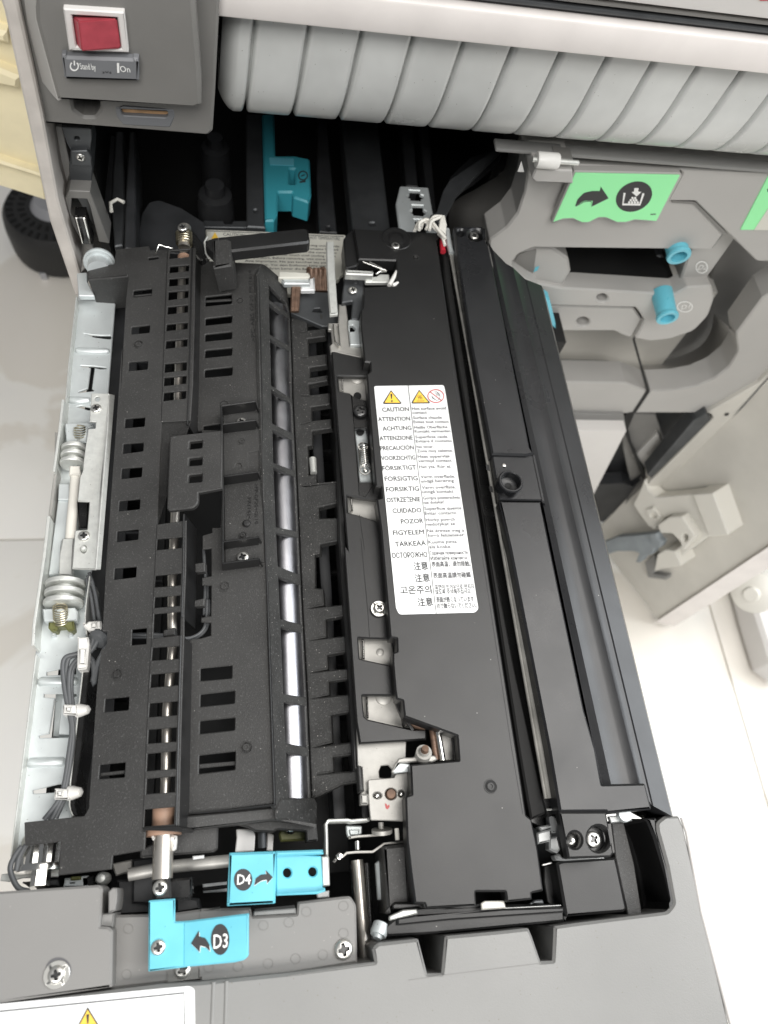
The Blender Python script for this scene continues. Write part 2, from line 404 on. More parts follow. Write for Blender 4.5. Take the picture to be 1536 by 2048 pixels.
# rocker switch
sf = plate('switch_bezel', PS1.up(.0035), 'Z1 378,52,5 745,75,5 773,318,5 415,305,5', .004, 'body_white', cp, holes=['Z1 430,92 705,108 728,292 458,280'], bev=.0006, hr=0)
def hull(name, pts, mname, parent, bev=.0006, label=None):
    bm = bmesh.new()
    for p in pts: bm.verts.new(V(p))
    bmesh.ops.convex_hull(bm, input=bm.verts[:])
    bmesh.ops.delete(bm, geom=[v for v in bm.verts if not v.link_faces], context='VERTS')
    bmesh.ops.dissolve_limit(bm, angle_limit=.02, verts=bm.verts, edges=bm.edges)
    if bev: bmesh.ops.bevel(bm, geom=bm.edges[:], offset=bev, segments=2, affect='EDGES')
    return link(name, fin(bm, name), mname, parent, label)
a = PS1.up(.0035)
hull('rocker', [PS1.at(*p1('Z1 432,94')), PS1.at(*p1('Z1 703,110')), PS1.at(*p1('Z1 726,290')), PS1.at(*p1('Z1 460,278')),
     PS1.up(.0085).at(*p1('Z1 470,128')), PS1.up(.0085).at(*p1('Z1 492,308')), PS1.up(.0045).at(*p1('Z1 700,112')), PS1.up(.0045).at(*p1('Z1 724,288'))], 'switch_red', cp, label='red rocker power switch with dark smudges')
# tag with lettering
tg = plate('switch_tag', PS1.up(.0045), 'Z1 368,332 395,332 400,342 795,356 800,352 832,356 834,488 385,472', .0045, 'grey_tag', cp, rnd=1, bev=.0012, label='grey plate below the switch marked Stand by and On')
pt = PS1.up(.0046)
text('lettering', [('Stand by', *p1('Z1 484,414'), *p1('Z1 577,419'), 12), ('On', *p1('Z1 724,430'), *p1('Z1 783,433'), 12)], pt, 'ink_white', tg, bold=.01)
arc = [p1('Z1 %f,%f' % (446+24*math.cos(t), 396+26*math.sin(t))) for t in [math.radians(-50+280*k/20) for k in range(21)]]
flat('power_symbol', pt, [stroke(arc, 2.6), stroke([p1('Z1 446,364'), p1('Z1 447,392')], 2.6), stroke([p1('Z1 708,378'), p1('Z1 710,436')], 4.4)], 'ink_white', tg)
flat('faint_mark', pt, [stroke([p1('Z1 616,430'), p1('Z1 626,435'), p1('Z1 617,440')], 1), stroke([p1('Z1 632,428'), p1('Z1 640,436'), p1('Z1 650,428')], 1.2), stroke([p1('Z1 666,430'), p1('Z1 656,436'), p1('Z1 667,441')], 1)], 'ink_dark', tg)
# inner cavity
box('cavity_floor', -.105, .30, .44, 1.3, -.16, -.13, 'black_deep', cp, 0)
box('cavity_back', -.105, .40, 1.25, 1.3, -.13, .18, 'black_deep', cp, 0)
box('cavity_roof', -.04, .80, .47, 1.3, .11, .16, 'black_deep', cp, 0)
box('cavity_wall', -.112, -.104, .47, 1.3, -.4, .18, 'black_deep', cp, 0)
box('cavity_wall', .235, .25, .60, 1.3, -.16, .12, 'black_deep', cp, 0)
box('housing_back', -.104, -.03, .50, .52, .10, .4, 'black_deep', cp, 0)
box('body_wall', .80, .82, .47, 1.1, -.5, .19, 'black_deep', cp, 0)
box('bounce_block', .26, .80, .59, 1.1, -.34, -.33, 'black_deep', cp, 0)  # unseen plate added to stop floor bounce reaching the cover recesses
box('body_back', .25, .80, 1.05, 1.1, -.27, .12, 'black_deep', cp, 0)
# left inner hinge column
PI0 = Yp(.425)
plate('inner_column', Yp(.435), 'D1 0,50 100,60 135,240 165,380 175,600 330,1040 300,1180 250,1240 230,1300 200,1180 -20,640 -120,100', .05, 'grey_inner', cp, rnd=0)
plate('column_bracket', PI0, 'D1 90,60 335,75 340,150 325,255 345,365 330,600 160,600 155,380 165,250 130,180', .03, 'steel_dark', cp, holes=['D1 198,135 235,135 238,160 200,165'], hr=4, rnd=2, label='grey painted steel bracket inside the left edge of the opening')
plate('bracket_tab', PI0.up(.003), 'D1 165,252 300,248 335,300 338,375 172,370', .003, 'steel_dark', cp, rnd=3)
screw(PI0.up(.003), *p1('D1 248,300'), 9, cp, 'screw_steel')
plate('catch_plate', Yp(.415), 'D1 155,570 325,578 330,600 480,1000 395,985 320,690 300,640 175,635 165,760 200,800 330,1010 350,1040 300,1060 180,850 120,640', .02, 'grey_housing', cp, rnd=1)
ct = plate('door_catch', Yp(.410), 'D1 195,790 285,790 345,1005 255,1005', .01, 'black_gloss', cp, rnd=1, label='chromed magnetic door catch on the left column')
for s in ('D1 203,795 218,795 272,1003 257,1003', 'D1 262,795 284,795 338,1005 318,1005'):
    plate('catch_bar', Yp(.407), s, .003, 'polished_steel', ct, rnd=1, bev=.0004)
# slide rails on the left
PR0 = Zp(-.02)
plate('slide_rail', Zp(-.015), 'D1 530,90 595,90 600,560 605,700 590,1010 520,1020 500,700 510,400', .03, 'steel_dark', cp, rnd=2, bev=.001)
plate('slide_rail', Zp(-.005), 'D1 640,90 690,90 690,700 690,1040 600,1040 610,650', .04, 'inner_dark', cp, rnd=2, bev=.001)
tubepx('rail_clip', Zp(.004), 'D1 497,738 488,672 545,640 598,665', .0013, 'ivory', cp, n=8)
plate('rail_side_plate', Zp(-.03), 'D1 345,90 530,130 525,190 500,640 485,1040 430,760 360,380', .01, 'inner_dark', cp, rnd=6)
for q in ('D1 443,178', 'D1 430,232'): screw(Zp(-.03), *p1(q), 4, cp)
plate('dark_flap', Zp(-.03), 'D1 700,1050 740,760 800,665,20 880,645,30 1060,710 1250,830 1270,1100', .01, 'inner_dark', cp, rnd=5)
for (x, y, r) in ((1340, 300, 130), (1340, 680, 150)):
    c = Zp(-.07).at(*p1('D1 %f,%f' % (x, y))); R = r/4.042/1500*.62
    lathe('motor_drum', [(0, .02), (R*.5, .02), (R*.55, .012), (R*.9, .010), (R, 0), (R, -.03)], c, (0, 0, 1), 'inner_dark', cp, 28)
plate('cross_rail', Zp(-.055), 'D1 1240,810 1400,815 1410,840 1470,840 1480,815 1600,815 1600,870 1240,865', .01, 'steel_dark', cp, rnd=1)
# bars running into the machine
BP = Zp(-.05)
def bar(s, m='inner_dark', z=-.05, holes=(), t=.02): return plate('cross_bar', Zp(z), s, t, m, cp, holes=holes, rnd=0, bev=.001)
bar('Z2 225,560 305,560 318,1105 322,1120 232,1115 230,1105', 'steel_dark', -.045, ['Z2 262,1032 278,1030 284,1045 268,1048'])
bar('Z2 580,560 620,560 675,1145 588,1140 575,900', 'inner_dark', -.06, ['Z2 622,1115 638,1112 645,1135 628,1138'])
bar('Z2 695,560 870,560 938,1142 752,1140', 'steel_dark', -.05, ['Z2 832,1095 860,1095 862,1112 835,1112'])
bar('Z2 985,560 1040,560 1075,920 1015,915', 'inner_dark', -.06)
bar('Z2 1070,560 1120,560 1165,1060 1130,1060', 'inner_dark', -.06)
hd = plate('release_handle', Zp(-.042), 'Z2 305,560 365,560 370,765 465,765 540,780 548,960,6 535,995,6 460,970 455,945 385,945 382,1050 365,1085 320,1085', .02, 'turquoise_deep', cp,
      holes=['Z2 440,830 470,830 468,905 440,905'], rnd=2, bev=.0015, label='turquoise release handle deep inside the machine')
plate('handle_pocket', Zp(-.0415), 'Z2 340,775 462,780 462,815 345,810', .001, 'turquoise', hd, rnd=1, bev=0)
flat('symbol', Zp(-.042), [(circ_px(400+507/2.4615, 865/2.4615, 10), [circ_px(400+507/2.4615, 865/2.4615, 7.5)]), stroke([p1('Z2 498,868'), p1('Z2 516,860')], 2), stroke([p1('Z2 490,897'), p1('Z2 520,893')], 3)], 'ink_dark', hd)
# connector bracket with square openings
cb = plate('connector_bracket', Zp(-.02), 'Z2 985,915 1125,922 1140,1010 1155,1085 1180,1160 985,1160 965,1000', .003, 'galvanised', cp,
   holes=['Z2 1030,935 1082,938 1085,955 1100,962 1100,975 1088,978 1090,988 1038,985 1036,975 1018,970 1020,962 1032,955', 'Z2 1045,1008 1098,1010 1100,1030 1115,1040 1115,1050 1102,1055 1103,1062 1052,1058 1050,1050 1032,1042 1035,1035 1047,1030', 'Z2 1055,1078 1110,1080 1120,1150 1070,1150'], rnd=2, hr=0, bev=.0008, label='grey sheet metal bracket with square connector openings')
# dark sloping guides behind the connector
plate('inner_guide', Zp(-.01), 'Z6 0,340 30,330 60,230 90,180 230,85 300,40 330,40 120,250 80,330 60,390', .004, 'steel_dark', cp, rnd=3)
plate('inner_guide', Zp(-.04), 'Z6 60,330 90,260 200,190 300,110 330,60 300,40 180,80 90,170', .004, 'inner_dark', cp, rnd=3)
screw(Zp(-.04), *p1('Z6 130,210'), 9, cp, 'screw_dark')
# caution plate deep behind the fuser
cpz = Zp(-.045)
pl_ = plate('caution_plate', cpz, 'C6 35,128 970,165 985,200 960,420 935,440 930,460 905,470 890,500 640,560 400,560 200,500 60,340', .004, 'label_cream', cp, rnd=3, label='cream caution plate half hidden behind the black lever')
flat('border_line', cpz, [stroke([p1('C6 45,350'), p1('C6 45,140'), p1('C6 960,178'), p1('C6 945,420')], 1.2)], 'ink_grey', pl_)
rows = []
ws = ['This product contains hot and moving units inside', 'Do not touch the unit while it remains heated', 'Important notice. Do not open the cover now', 'Contact points. Never touch until cooling down', 'Temperature. Before removing, wait some time', 'Avis important. Ne pas toucher les pieces', 'Temperatur. Vor dem Entfernen bitte warten', 'Nicht beruehren bevor die Einheit kalt ist']
for k, s in enumerate(ws):
    y = 212+k*24
    rows.append((s, *p1('C6 %f,%f' % (300-k*0, y+14)), *p1('C6 %f,%f' % (930-k*8, y+38-k*2)), 4))
text('lettering', rows, cpz, 'ink_dark', pl_, bold=.02)
flat('warning_triangle', cpz, ['C6 100,150 125,192 75,192'], 'warning_yellow', pl_)
text('lettering', [('CAUTION', *p1('C6 155,172'), *p1('C6 300,178'), 6), ('HOT TEMPERATURE', *p1('C6 735,195'), *p1('C6 935,203'), 6)], cpz, 'ink_grey', pl_, bold=.01)
# ---------------- grey inner cover at the right, several shells at different depths
def shell(name, y, s, mname='grey_inner', holes=(), t=.03, tilt=0, rnd=3, bev=.0015, label=None, hr=3):
    pl = Pl((0, y, -.12), (0, -1, tilt)) if tilt else Yp(y)
    return plate(name, pl, s, t, mname, cp, holes=holes, rnd=rnd, bev=bev, hr=hr, label=label)
shell('inner_cover', .462, 'Z6 270,455 345,400,8 396,335,8 428,240,8 446,130 442,85 650,108 1700,140 1700,560 1485,548 1345,420 1335,425 1280,500,8 560,492 470,490,14 400,520,14 372,560,10 375,590 450,640 490,660 400,700 260,560', 'grey_inner', label='grey moulded inner cover below the ribbed bottle')
def loft(name, s1, y1, s2, y2, mname, seg=5, n=4):
    a = smooth_path([Yp(y1).at(*p1(q)) for q in s1], seg); b = smooth_path([Yp(y2).at(*p1(q)) for q in s2], seg); bm = bmesh.new()
    fr = [[bm.verts.new(p.lerp(q, t/n)) for t in range(n+1)] for p, q in zip(a, b)]
    for r1, r2 in zip(fr, fr[1:]):
        for k in range(n): bm.faces.new((r1[k], r1[k+1], r2[k+1], r2[k]))
    return link(name, fin(bm, name, 60), mname, cp)
loft('cover_recess', ['Z6 255,462', 'Z6 345,402', 'Z6 398,338', 'Z6 428,240', 'Z6 446,130', 'Z6 440,40'], .4625, ['Z6 90,440', 'Z6 95,300', 'Z6 220,215', 'Z6 325,150', 'Z6 352,80', 'Z6 362,20'], .56, 'grey_housing')  # darker grey than the cover, paints in the shade of the recess
plate('cover_seam', Yp(.4605), 'Z6 1100,275 1205,282 1345,418 1330,428 1200,292 1098,285', .002, 'grey_housing', cp, rnd=2, bev=0)
plate('hinge_lid', Yp(.4585), 'Z6 650,112 1700,150 1700,556 1485,552 1205,278 1080,278 1150,150 1120,136 645,130', .004, 'grey_inner', cp, rnd=4, bev=.0012)
box('cover_lip', .175, .80, .452, .463, .058, .061, 'grey_light', cp, .001)
flat('triangle_mark', Yp(.4595), ['Z6 415,95 428,145 398,143'], 'ink_white', cp)
# roller and its holder
PRh = Yp(.435)
plate('roller_holder', PRh, 'Z6 480,132 648,138 650,200 478,192 462,175', .03, 'grey_inner', cp, rnd=2, bev=.001)
plate('roller_holder', Yp(.446), 'Z6 568,80 650,88 655,130 570,128', .012, 'grey_housing', cp, rnd=1)
c = Yp(.436).at(*p1('Z6 490,90'))
R = 38/2.272/1500*.62*.8
lathe('guide_roller', [(0, 0), (R*.35, 0), (R*.35, -.001), (R*.9, -.001), (R, 0), (R, .014), (R*.9, .015), (0, .015)], c, (1, 0, 0), 'white_plastic', cp, label='small white plastic roller under the ribbed bottle')
tube('roller_pin', [c-V((.004, 0, 0)), c+V((.03, 0, 0))], .0018, 'zinc_light', cp)
# green label
PG = Yp(.452)
gl = plate('green_flap', PG, 'Z6 655,140 1140,150 1145,165 1035,372,3 985,370 930,365,6 890,378,6 850,378,6 800,355,8 765,355,8 720,378,8 690,378,6 650,360,6 605,362,6 552,378,2', .006, 'grey_inner', cp, rnd=3, bev=.0006, label='wavy edged flap with green toner waste label')
gg = 'Z6 660,147 1135,157 1028,366 985,362 930,358,6 890,370,6 850,370,6 800,348,8 765,348,8 720,371,8 690,371,6 650,352,6 605,354,6 560,370,2'
flat('green_label', PG, [gg], 'green_label', gl, lift=.0005, rnd=2)
PG2 = PG.up(.0006)
ell = [(860+(927+82*math.cos(t)-6*math.sin(t))/2.272, 280+(257+68*math.sin(t)-10*math.cos(t))/2.272) for t in [2*PI*k/32 for k in range(32)]]
flat('symbol_disc', PG2, [ell], 'ink_dark', gl)
PG3 = PG2.up(.0003)
bq = [stroke([p1('Z6 884,240'), p1('Z6 876,292'), p1('Z6 953,293'), p1('Z6 970,242')], 4.2),
      'Z6 928,218 948,218 945,233 960,236 938,256 917,237 927,234']
for (x, y) in ((905, 283), (918, 283), (931, 283), (944, 283), (912, 273), (925, 273), (937, 273), (920, 263), (932, 263)):
    bq.append(circ_px(860+x/2.272, 280+y/2.272, 2.4, 8))
flat('waste_symbol', PG3, bq, 'ink_white', gl)
flat('arrow', PG2, [('Z6 660,300 670,270,8 700,240,8 735,232,6 772,232 776,212 810,262 735,300 740,275 700,275,8')], 'ink_dark', gl)
flat('arrow_outline', PG2, [stroke([p1('Z6 663,301'), p1('Z6 700,280'), p1('Z6 733,278'), p1('Z6 734,301'), p1('Z6 810,264')], 1)], 'ink_grey', gl)
flat('scribble', PG2, [stroke([p1('Z6 1002,338'), p1('Z6 1026,337')], 1.6)], 'ink_grey', gl)
# second green label at the frame edge
g2 = plate('side_label', Yp(.4575), 'Z6 1545,150 1700,150 1700,410 1410,410', .003, 'green_label', cp, rnd=2, bev=.0004, label='green and cream label cut by the right edge')
flat('label_field', Yp(.4575), ['Z6 1536,310 1700,310 1700,408 1472,408'], 'label_cream', g2, lift=.0004)
flat('lettering', Yp(.4575), ['Z6 1532,222 1560,222 1560,240 1534,236'], 'ink_dark', g2)
# opening with dark interior
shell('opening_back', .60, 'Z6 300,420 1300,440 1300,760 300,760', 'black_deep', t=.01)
plate('socket', Yp(.475), 'Z6 372,560 400,515,12 470,488,12 560,490 630,540,8 640,600,6 600,665,8 520,670,10 440,640', .10, 'grey_inner', cp, rnd=3, bev=.002)
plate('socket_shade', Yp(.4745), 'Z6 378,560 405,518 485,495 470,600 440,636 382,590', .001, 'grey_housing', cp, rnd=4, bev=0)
flat('blue_chip', Yp(.4745), ['Z6 470,600 478,578 497,572 488,592'], 'turquoise', cp)
plate('opening_sill', Yp(.482), 'Z6 610,645 1100,670 1130,690 600,672', .05, 'black_deep', cp, rnd=1)
for s in ('Z6 935,560 950,535 1010,540 1060,525 1070,560 1040,590 960,585', 'Z6 930,620 960,600 1010,610 1040,640 1000,660 935,650', 'Z6 640,560 690,520 750,560 750,600 700,610'):
    plate('inner_mechanism', Yp(.52), s, .03, 'steel_dark', cp, rnd=6, bev=.002)
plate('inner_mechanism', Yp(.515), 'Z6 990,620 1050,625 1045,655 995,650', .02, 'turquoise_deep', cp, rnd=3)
# middle band
shell('cover_band', .470, 'Z6 420,640 600,672 1110,702,6 1170,668,8 1280,663,8 1292,720,14 1265,800,20 1200,868,24 1090,905,20 1000,915 930,902 950,870 975,820 935,762 540,752', 'grey_inner', t=.02,
      holes=[circ_px(860+782/2.272, 280+719/2.272, 11, 16, 8)], label='grey cover band with a screw hole and knob')
shell('cover_step', .476, 'Z6 420,700 545,754 925,764,4 962,815,4 915,900 880,890 835,868 420,868', 'grey_inner', t=.03, holes=[circ_px(860+695/2.272, 280+827/2.272, 13, 16, 9)])
shell('cover_slope', .50, 'Z6 420,850 840,866 915,892 1000,1140 900,1105 420,1095', 'grey_inner', t=.02, tilt=-.55)
shell('cover_panel', .474, 'Z6 420,1096 890,1104 985,1140 928,1236 885,1244 420,1246', 'grey_inner', t=.03, rnd=2)
# curved bowl
shell('cover_bowl', .57, 'Z6 915,880 1270,640 1340,420 1700,560 1700,700 1500,760 1420,1080 1180,1180 985,1160', 'grey_housing', t=.01)  # same moulding in a darker grey, the bowl's shade is painted in
bm = bmesh.new()
arc = smooth_path([Yp(.474).at(*p1('Z6 '+q)) for q in ('1390,880', '1402,905', '1398,960', '1360,1030', '1290,1085', '1210,1118', '1120,1135', '1000,1140')], 5)
inn = smooth_path([Yp(.565).at(*p1('Z6 '+q)) for q in ('1290,790', '1285,830', '1270,880', '1235,930', '1180,965', '1110,990', '1040,1000', '960,1000')], 5)
fr = [[bm.verts.new(a.lerp(b, t)+V((0, 0, 0))) for t in (0, .33, .66, 1)] for a, b in zip(arc, inn)]
for r1, r2 in zip(fr, fr[1:]):
    for k in range(3): bm.faces.new((r1[k], r1[k+1], r2[k+1], r2[k]))
link('bowl_wall', fin(bm, 'bowl_wall', 60), 'grey_inner', cp)
shell('cover_corner', .474, 'Z6 1390,880,3 1510,718,4 1700,600 1700,1240 1380,1240,2 932,1240 1002,1140 1120,1135,10 1210,1118,10 1290,1085,20 1360,1030,20 1400,960,20', 'grey_inner', t=.03, rnd=0, label='grey lower right cover corner with scuff marks')
shell('cover_cheek', .482, 'Z6 1190,480 1280,490 1335,412 1400,430 1250,640 1170,668 1135,640', 'grey_inner', t=.02)
shell('cover_well', .68, 'Z6 1240,560 1340,380 1490,500 1700,500 1700,760 1500,760 1390,900 1250,800', 'grey_housing', t=.02, tilt=-.35)  # darker grey stands for shade below the hinge lid
flat('round_tag', Yp(.4815), [(circ_px(860+1235/2.272, 280+578/2.272, 12.5), [circ_px(860+1235/2.272, 280+578/2.272, 10.5)])], 'ink_white', cp)
flat('round_tag', Yp(.4695), [(circ_px(860+1158/2.272, 280+757/2.272, 16, 20, 11), [circ_px(860+1158/2.272, 280+757/2.272, 14, 20, 9.5)])], 'ink_white', cp)
text('round_tag', [('D2', *p1('Z6 1215,590'), *p1('Z6 1254,588'), 9)], Yp(.4812), 'ink_white', cp)
text('round_tag', [('D1', *p1('Z6 1140,770'), *p1('Z6 1178,764'), 8)], Yp(.4695), 'ink_white', cp)
flat('door_gap', Yp(.4668), [stroke([p1('C2 1700,-180'), p1('C2 1500,30'), p1('C2 885,722')], 2)], 'ink_grey', cp)  # dark stroke painted for the shadow gap along the door edge
flat('seam', Yp(.4735), [stroke([p1('Z6 928,1236'), p1('Z6 992,1140')], 6), stroke([p1('Z6 960,780'), p1('Z6 975,820'), p1('Z6 925,905'), p1('Z6 990,1140')], 5)], 'black_deep', cp)
def knob(u, v, r, y, d, lab):
    c = Yp(y).at(u, v); R = r/1500*(c-CAM).dot(fwd)
    k = lathe('knob', [(0, .012), (R*.6, .010), (R*.66, 0), (R*.95, 0), (R, .0012), (R, .003), (R*.9, .0045), (R*.97, d), (R*.8, d)], c, (0, 1, .12), 'turquoise', cp, 28, label=lab)
    for i in range(14):
        a = 2*PI*i/14
        box('grip_rib', 0, 1, 0, 1, 0, 1, 'turquoise', k, 0) if False else None
    return k
knob(*p1('Z6 1132,532'), 24, .455, .03, 'turquoise round knob above the round tag')
knob(*p1('Z6 1080,812'), 22, .445, .03, 'lower turquoise knob on the grey cover band')
plate('blue_edge', Yp(.45), 'Z6 500,700 545,730 570,830 572,860 530,820', .01, 'turquoise', cp, rnd=2)
# lower frame below the cover
shell('frame_plate', .478, 'Z6 1270,1240 1700,1100 1700,1420 1000,2200 950,2200 1275,1300', 'door_white', t=.01, rnd=0) if False else None
plate('lower_box', Yp(.47), 'Z6 560,1240 880,1248 892,1320 560,1325', .12, 'grey_light', cp, rnd=2)
plate('lower_box', Yp(.455), 'Z6 560,1318 893,1322,2 770,1560 700,1700 560,1750', .12, 'body_white', cp, rnd=2, label='pale box seen below the grey cover')
shell('lower_recess', .52, 'Z6 850,1235 1310,1235 1330,1300 860,2100 500,2100 700,1600', 'inner_dark', t=.01)
plate('recess_panel', Yp(.50), 'C2 635,205 840,215 905,420 870,540 760,620 690,660 640,430', .02, 'grey_housing', cp, rnd=0, bev=.001)
plate('recess_panel', Yp(.495), 'C2 700,480 850,330 905,420 790,560 740,500', .006, 'grey_inner', cp, rnd=0, bev=.001)
plate('recess_rib', Yp(.49), 'C2 690,170 710,205 670,300 700,420 790,600 830,710 800,700 740,560 650,330 640,230', .01, 'black_deep', cp, rnd=0, bev=0)
plate('recess_panel', Yp(.49), 'C2 640,640 700,660 770,610 800,650 700,790 600,830 560,830 500,870 450,650', .02, 'inner_dark', cp, rnd=0)
plate('recess_panel', Yp(.485), 'C2 595,850 700,700 780,615 790,650 600,940', .01, 'grey_housing', cp, rnd=0)
# white frame column with slanted edges (runs vertically down to the floor)
plate('frame_column', Yp(.468), 'C2 1160,205 1190,215 1195,240 800,640 800,690 840,720 880,718 1700,-60 1700,-200 1480,20', .03, 'door_white', cp, rnd=1, bev=.001, label='white steel frame edge slanting down beside the door')
plate('column_side', Yp(.464), 'C2 1075,255 1155,205 1185,245 815,610 790,590', .02, 'steel_dark', cp, rnd=1, bev=.001)
screw(Yp(.467), *p1('C2 1280,213'), 4, cp, 'black_deep')
# machine foot / body below
box('lower_body', -.11, .52, .55, 1.25, FZ+.03, -.17, 'door_white', cp, .003)
# ================================================================== RIBBED BOTTLE
rb = thing('ribbed_bottle', 'grey ribbed plastic bottle lying across the top of the opening', 'bottle', (.2, .45, .08))
def prof(d):
    P = [(.425, .175)]
    yb, zb, ry, rz = .463, .0755, .038, .050
    P += [(.425, .15), (.425, .132)]
    for k in range(0, 11):
        a = PI/2*k/10
        P.append((yb-ry*math.cos(a)**.75, zb+rz-rz*math.sin(a)**.85))
    P += [(.482, .0755), (.507, .077)]
    c = V((.47, .14)); out = []
    for i, p in enumerate(P):
        a = V(P[max(i-1, 0)]); b = V(P[min(i+1, len(P)-1)]); t = (b-a).normalized(); n = V((t.y, -t.x))
        if n.dot(c-V(p)) < 0: n = -n
        out.append(V(p)+n*d)
    return out
gx = [.0075+.0296*k for k in range(-1, 22)]
for k in range(len(gx)-1):
    x0, x1 = gx[k], gx[k+1]
    if k == 0: x0 = -.0095
    W = x1-x0; bm = bmesh.new(); rows = []
    n = 22; ts = [.5-.5*math.cos(math.pi*i/n) for i in range(n+1)]
    for i in range(n+1):
        t = ts[i]; e = min(t, 1-t)*W
        d = .0060*math.exp(-(e/.00105)**2)+.0004*math.exp(-(e/.0022)**2)
        if k == 0 and t < .5: d = .012*max(0, 1-e/.012)**2.4
        xx = x0+W*t
        pr = prof(d)
        rows.append([bm.verts.new((xx-.0065*max(0, (.15-p.y))/.07, p.x, p.y)) for p in pr])
    for a, b in zip(rows, rows[1:]):
        for q in range(len(a)-1): bm.faces.new((a[q], a[q+1], b[q+1], b[q]))
    if k == 0: bm.faces.new(rows[0])
    link('rib', fin(bm, 'rib', 60), 'bottle_plastic', rb)
# ================================================================== THINGS LEFT OF THE COPIER
cc = thing('cream_cabinet', 'cream coloured cabinet edge left of the copier post', 'cabinet', (-.3, .6, FZ))
CPL = Yp(.62)
plate('cabinet_side', CPL, 'Z1 -600,-100 60,-100 300,1225 240,1205 0,1130 -600,940', .4, 'cream_cabinet', cc, rnd=0, bev=.004)
plate('cabinet_trim', CPL.up(.01), 'Z1 -600,950 0,995 275,1075 280,1060 0,970 -600,900', .01, 'cream_cabinet', cc, rnd=0, bev=.002)
plate('cabinet_trim', CPL.up(.012), 'Z1 -400,440 110,540 120,470 0,420 -400,360', .012, 'cream_cabinet', cc, rnd=0, bev=.003)
plate('cabinet_trim', CPL.up(.012), 'Z1 -400,180 50,270 40,200 -400,100', .012, 'cream_cabinet', cc, rnd=0, bev=.003)
fz = -.61
fn = thing('round_appliance', 'round black vented appliance with red and silver top, left of the copier', 'appliance', (-.25, .8, FZ))
fc = Zp(fz).at(*p1('D3 840,260')); FR = (Zp(fz).at(*p1('D3 0,300'))-fc).length
lathe('casing', [(FR*.3, .004), (FR*.93, 0), (FR, -.01), (FR*1.02, -.03), (FR*1.0, -.07), (FR*.98, FZ-fz+.01), (0, FZ-fz+.01)], fc, (0, 0, 1), 'fan_black', fn, 48)
lathe('top_dome', [(0, .02), (FR*.34, .018), (FR*.46, .002)], fc, (0, 0, 1), 'silver_plastic', fn, 32)
plate('red_inset', Zp(fz+.008), 'D3 690,345 760,285 900,300 900,410 700,388', .006, 'red_plastic', fn, rnd=2)
for ring, n in ((.62, 26), (.84, 34)):
    for k in range(n):
        a = 2*PI*k/n
        p = fc+V((math.cos(a), math.sin(a), 0))*FR*ring
        if not (-.60 < p.x < -.2): continue
        bm = bmesh.new(); bmesh.ops.create_cube(bm, size=1)
        for v in bm.verts:
            q = V((v.co.x*FR*.13, v.co.y*FR*.045)); q = Matrix.Rotation(a, 2) @ q
            v.co = V((p.x+q.x, p.y+q.y, p.z+.0005+.0035*(1-ring)+v.co.z*.004))
        link('vent_slot', fin(bm, 'vent_slot'), 'black_deep', fn)
for s in ('D3 600,1290 700,1285 770,1450 760,1480 690,1500',):
    u, v = px(s)[0][:2]
    plate('side_sticker', Pl(fc+V((0, -FR*.98, 0)) if '600' in s else fc+V((-FR*.55, -FR*.8, 0)), (0 if '600' in s else -.4, -1, -.02)), s, .006, 'silver_plastic', fn, rnd=2)
# ================================================================== OPEN DOOR AT THE RIGHT
dr = thing('open_door', 'white lower door of the copier standing open with a latch bracket inside', 'door', (.6, .42, FZ))
A = V((.585, .47, 0)); B = V((.655, .335, 0)); d = (B-A).normalized(); PD = Pl(A, V((-d.y, d.x, 0)) if V((-d.y, d.x, 0)).dot(CAM-A) > 0 else V((d.y, -d.x, 0)))
zb = FZ+.015
def onD(t, z): q = A.lerp(B, t); return V((q.x, q.y, z))
def slab(name, pts, off, mname, parent, bev=.002, label=None):
    ls = [PD.loc(p) for p in pts]; bm = bmesh.new(); prism(bm, PD, [ls], off, bev); return link(name, fin(bm, name), mname, parent, label)
slab('door_panel', [onD(-.15, zb), onD(1, zb), onD(1, .30), onD(-.15, .30)], .022, 'door_white', dr)
hull('door_rim', [onD(1, z)+q for z in (zb-.002, .30) for q in (V((0, 0, 0)), V((.028, -.012, 0)), V((.03, .0, 0)), PD.n*.006)], 'trim_white', dr, bev=.001)
def dplate(name, s, t, off, m='ivory', rnd=2, holes=(), label=None, parent=None):
    return plate(name, PD.up(off), s, t, m, parent or dr, holes=holes, rnd=rnd, bev=.0012, label=label)
lt = dplate('latch_bracket', 'C2 770,615 800,690 840,725 940,720 1070,705 1195,700,8 1245,830 1290,960,6 1160,970 1065,1040 990,1100 960,1050 1040,1000 1080,960 1030,860 960,830 900,850 830,930 790,900 740,830 700,770 740,690', .02, .022, 'ivory', 3, label='ivory plastic latch bracket with two holes')
dplate('latch_block', 'C2 1070,710 1195,700 1290,960 1170,970', .03, .03, 'ivory', 3, parent=lt)
dplate('latch_hook', 'C2 850,900 920,850 1000,845 1085,970 1010,1060 990,1000 940,950 870,950', .02, .035, 'ivory', 3, parent=lt, holes=[circ_px(1040+1022/3.097, 760+978/3.097, 6, 12, 8)])
dplate('latch_hook', 'C2 780,800 820,790 870,850 840,880 790,860', .004, .026, 'ivory', 1, parent=lt, holes=[circ_px(1040+828/3.097, 760+838/3.097, 7, 12, 6)])
dplate('latch_foot', 'C2 850,1080 900,1050 960,1060 1000,1150 870,1170 830,1190', .03, .03, 'ivory', 2, parent=lt)
dplate('latch_foot', 'C2 770,1130 830,1080 860,1150 820,1200 910,1215 905,1240 790,1225', .01, .01, 'grey_light', 2, parent=lt)
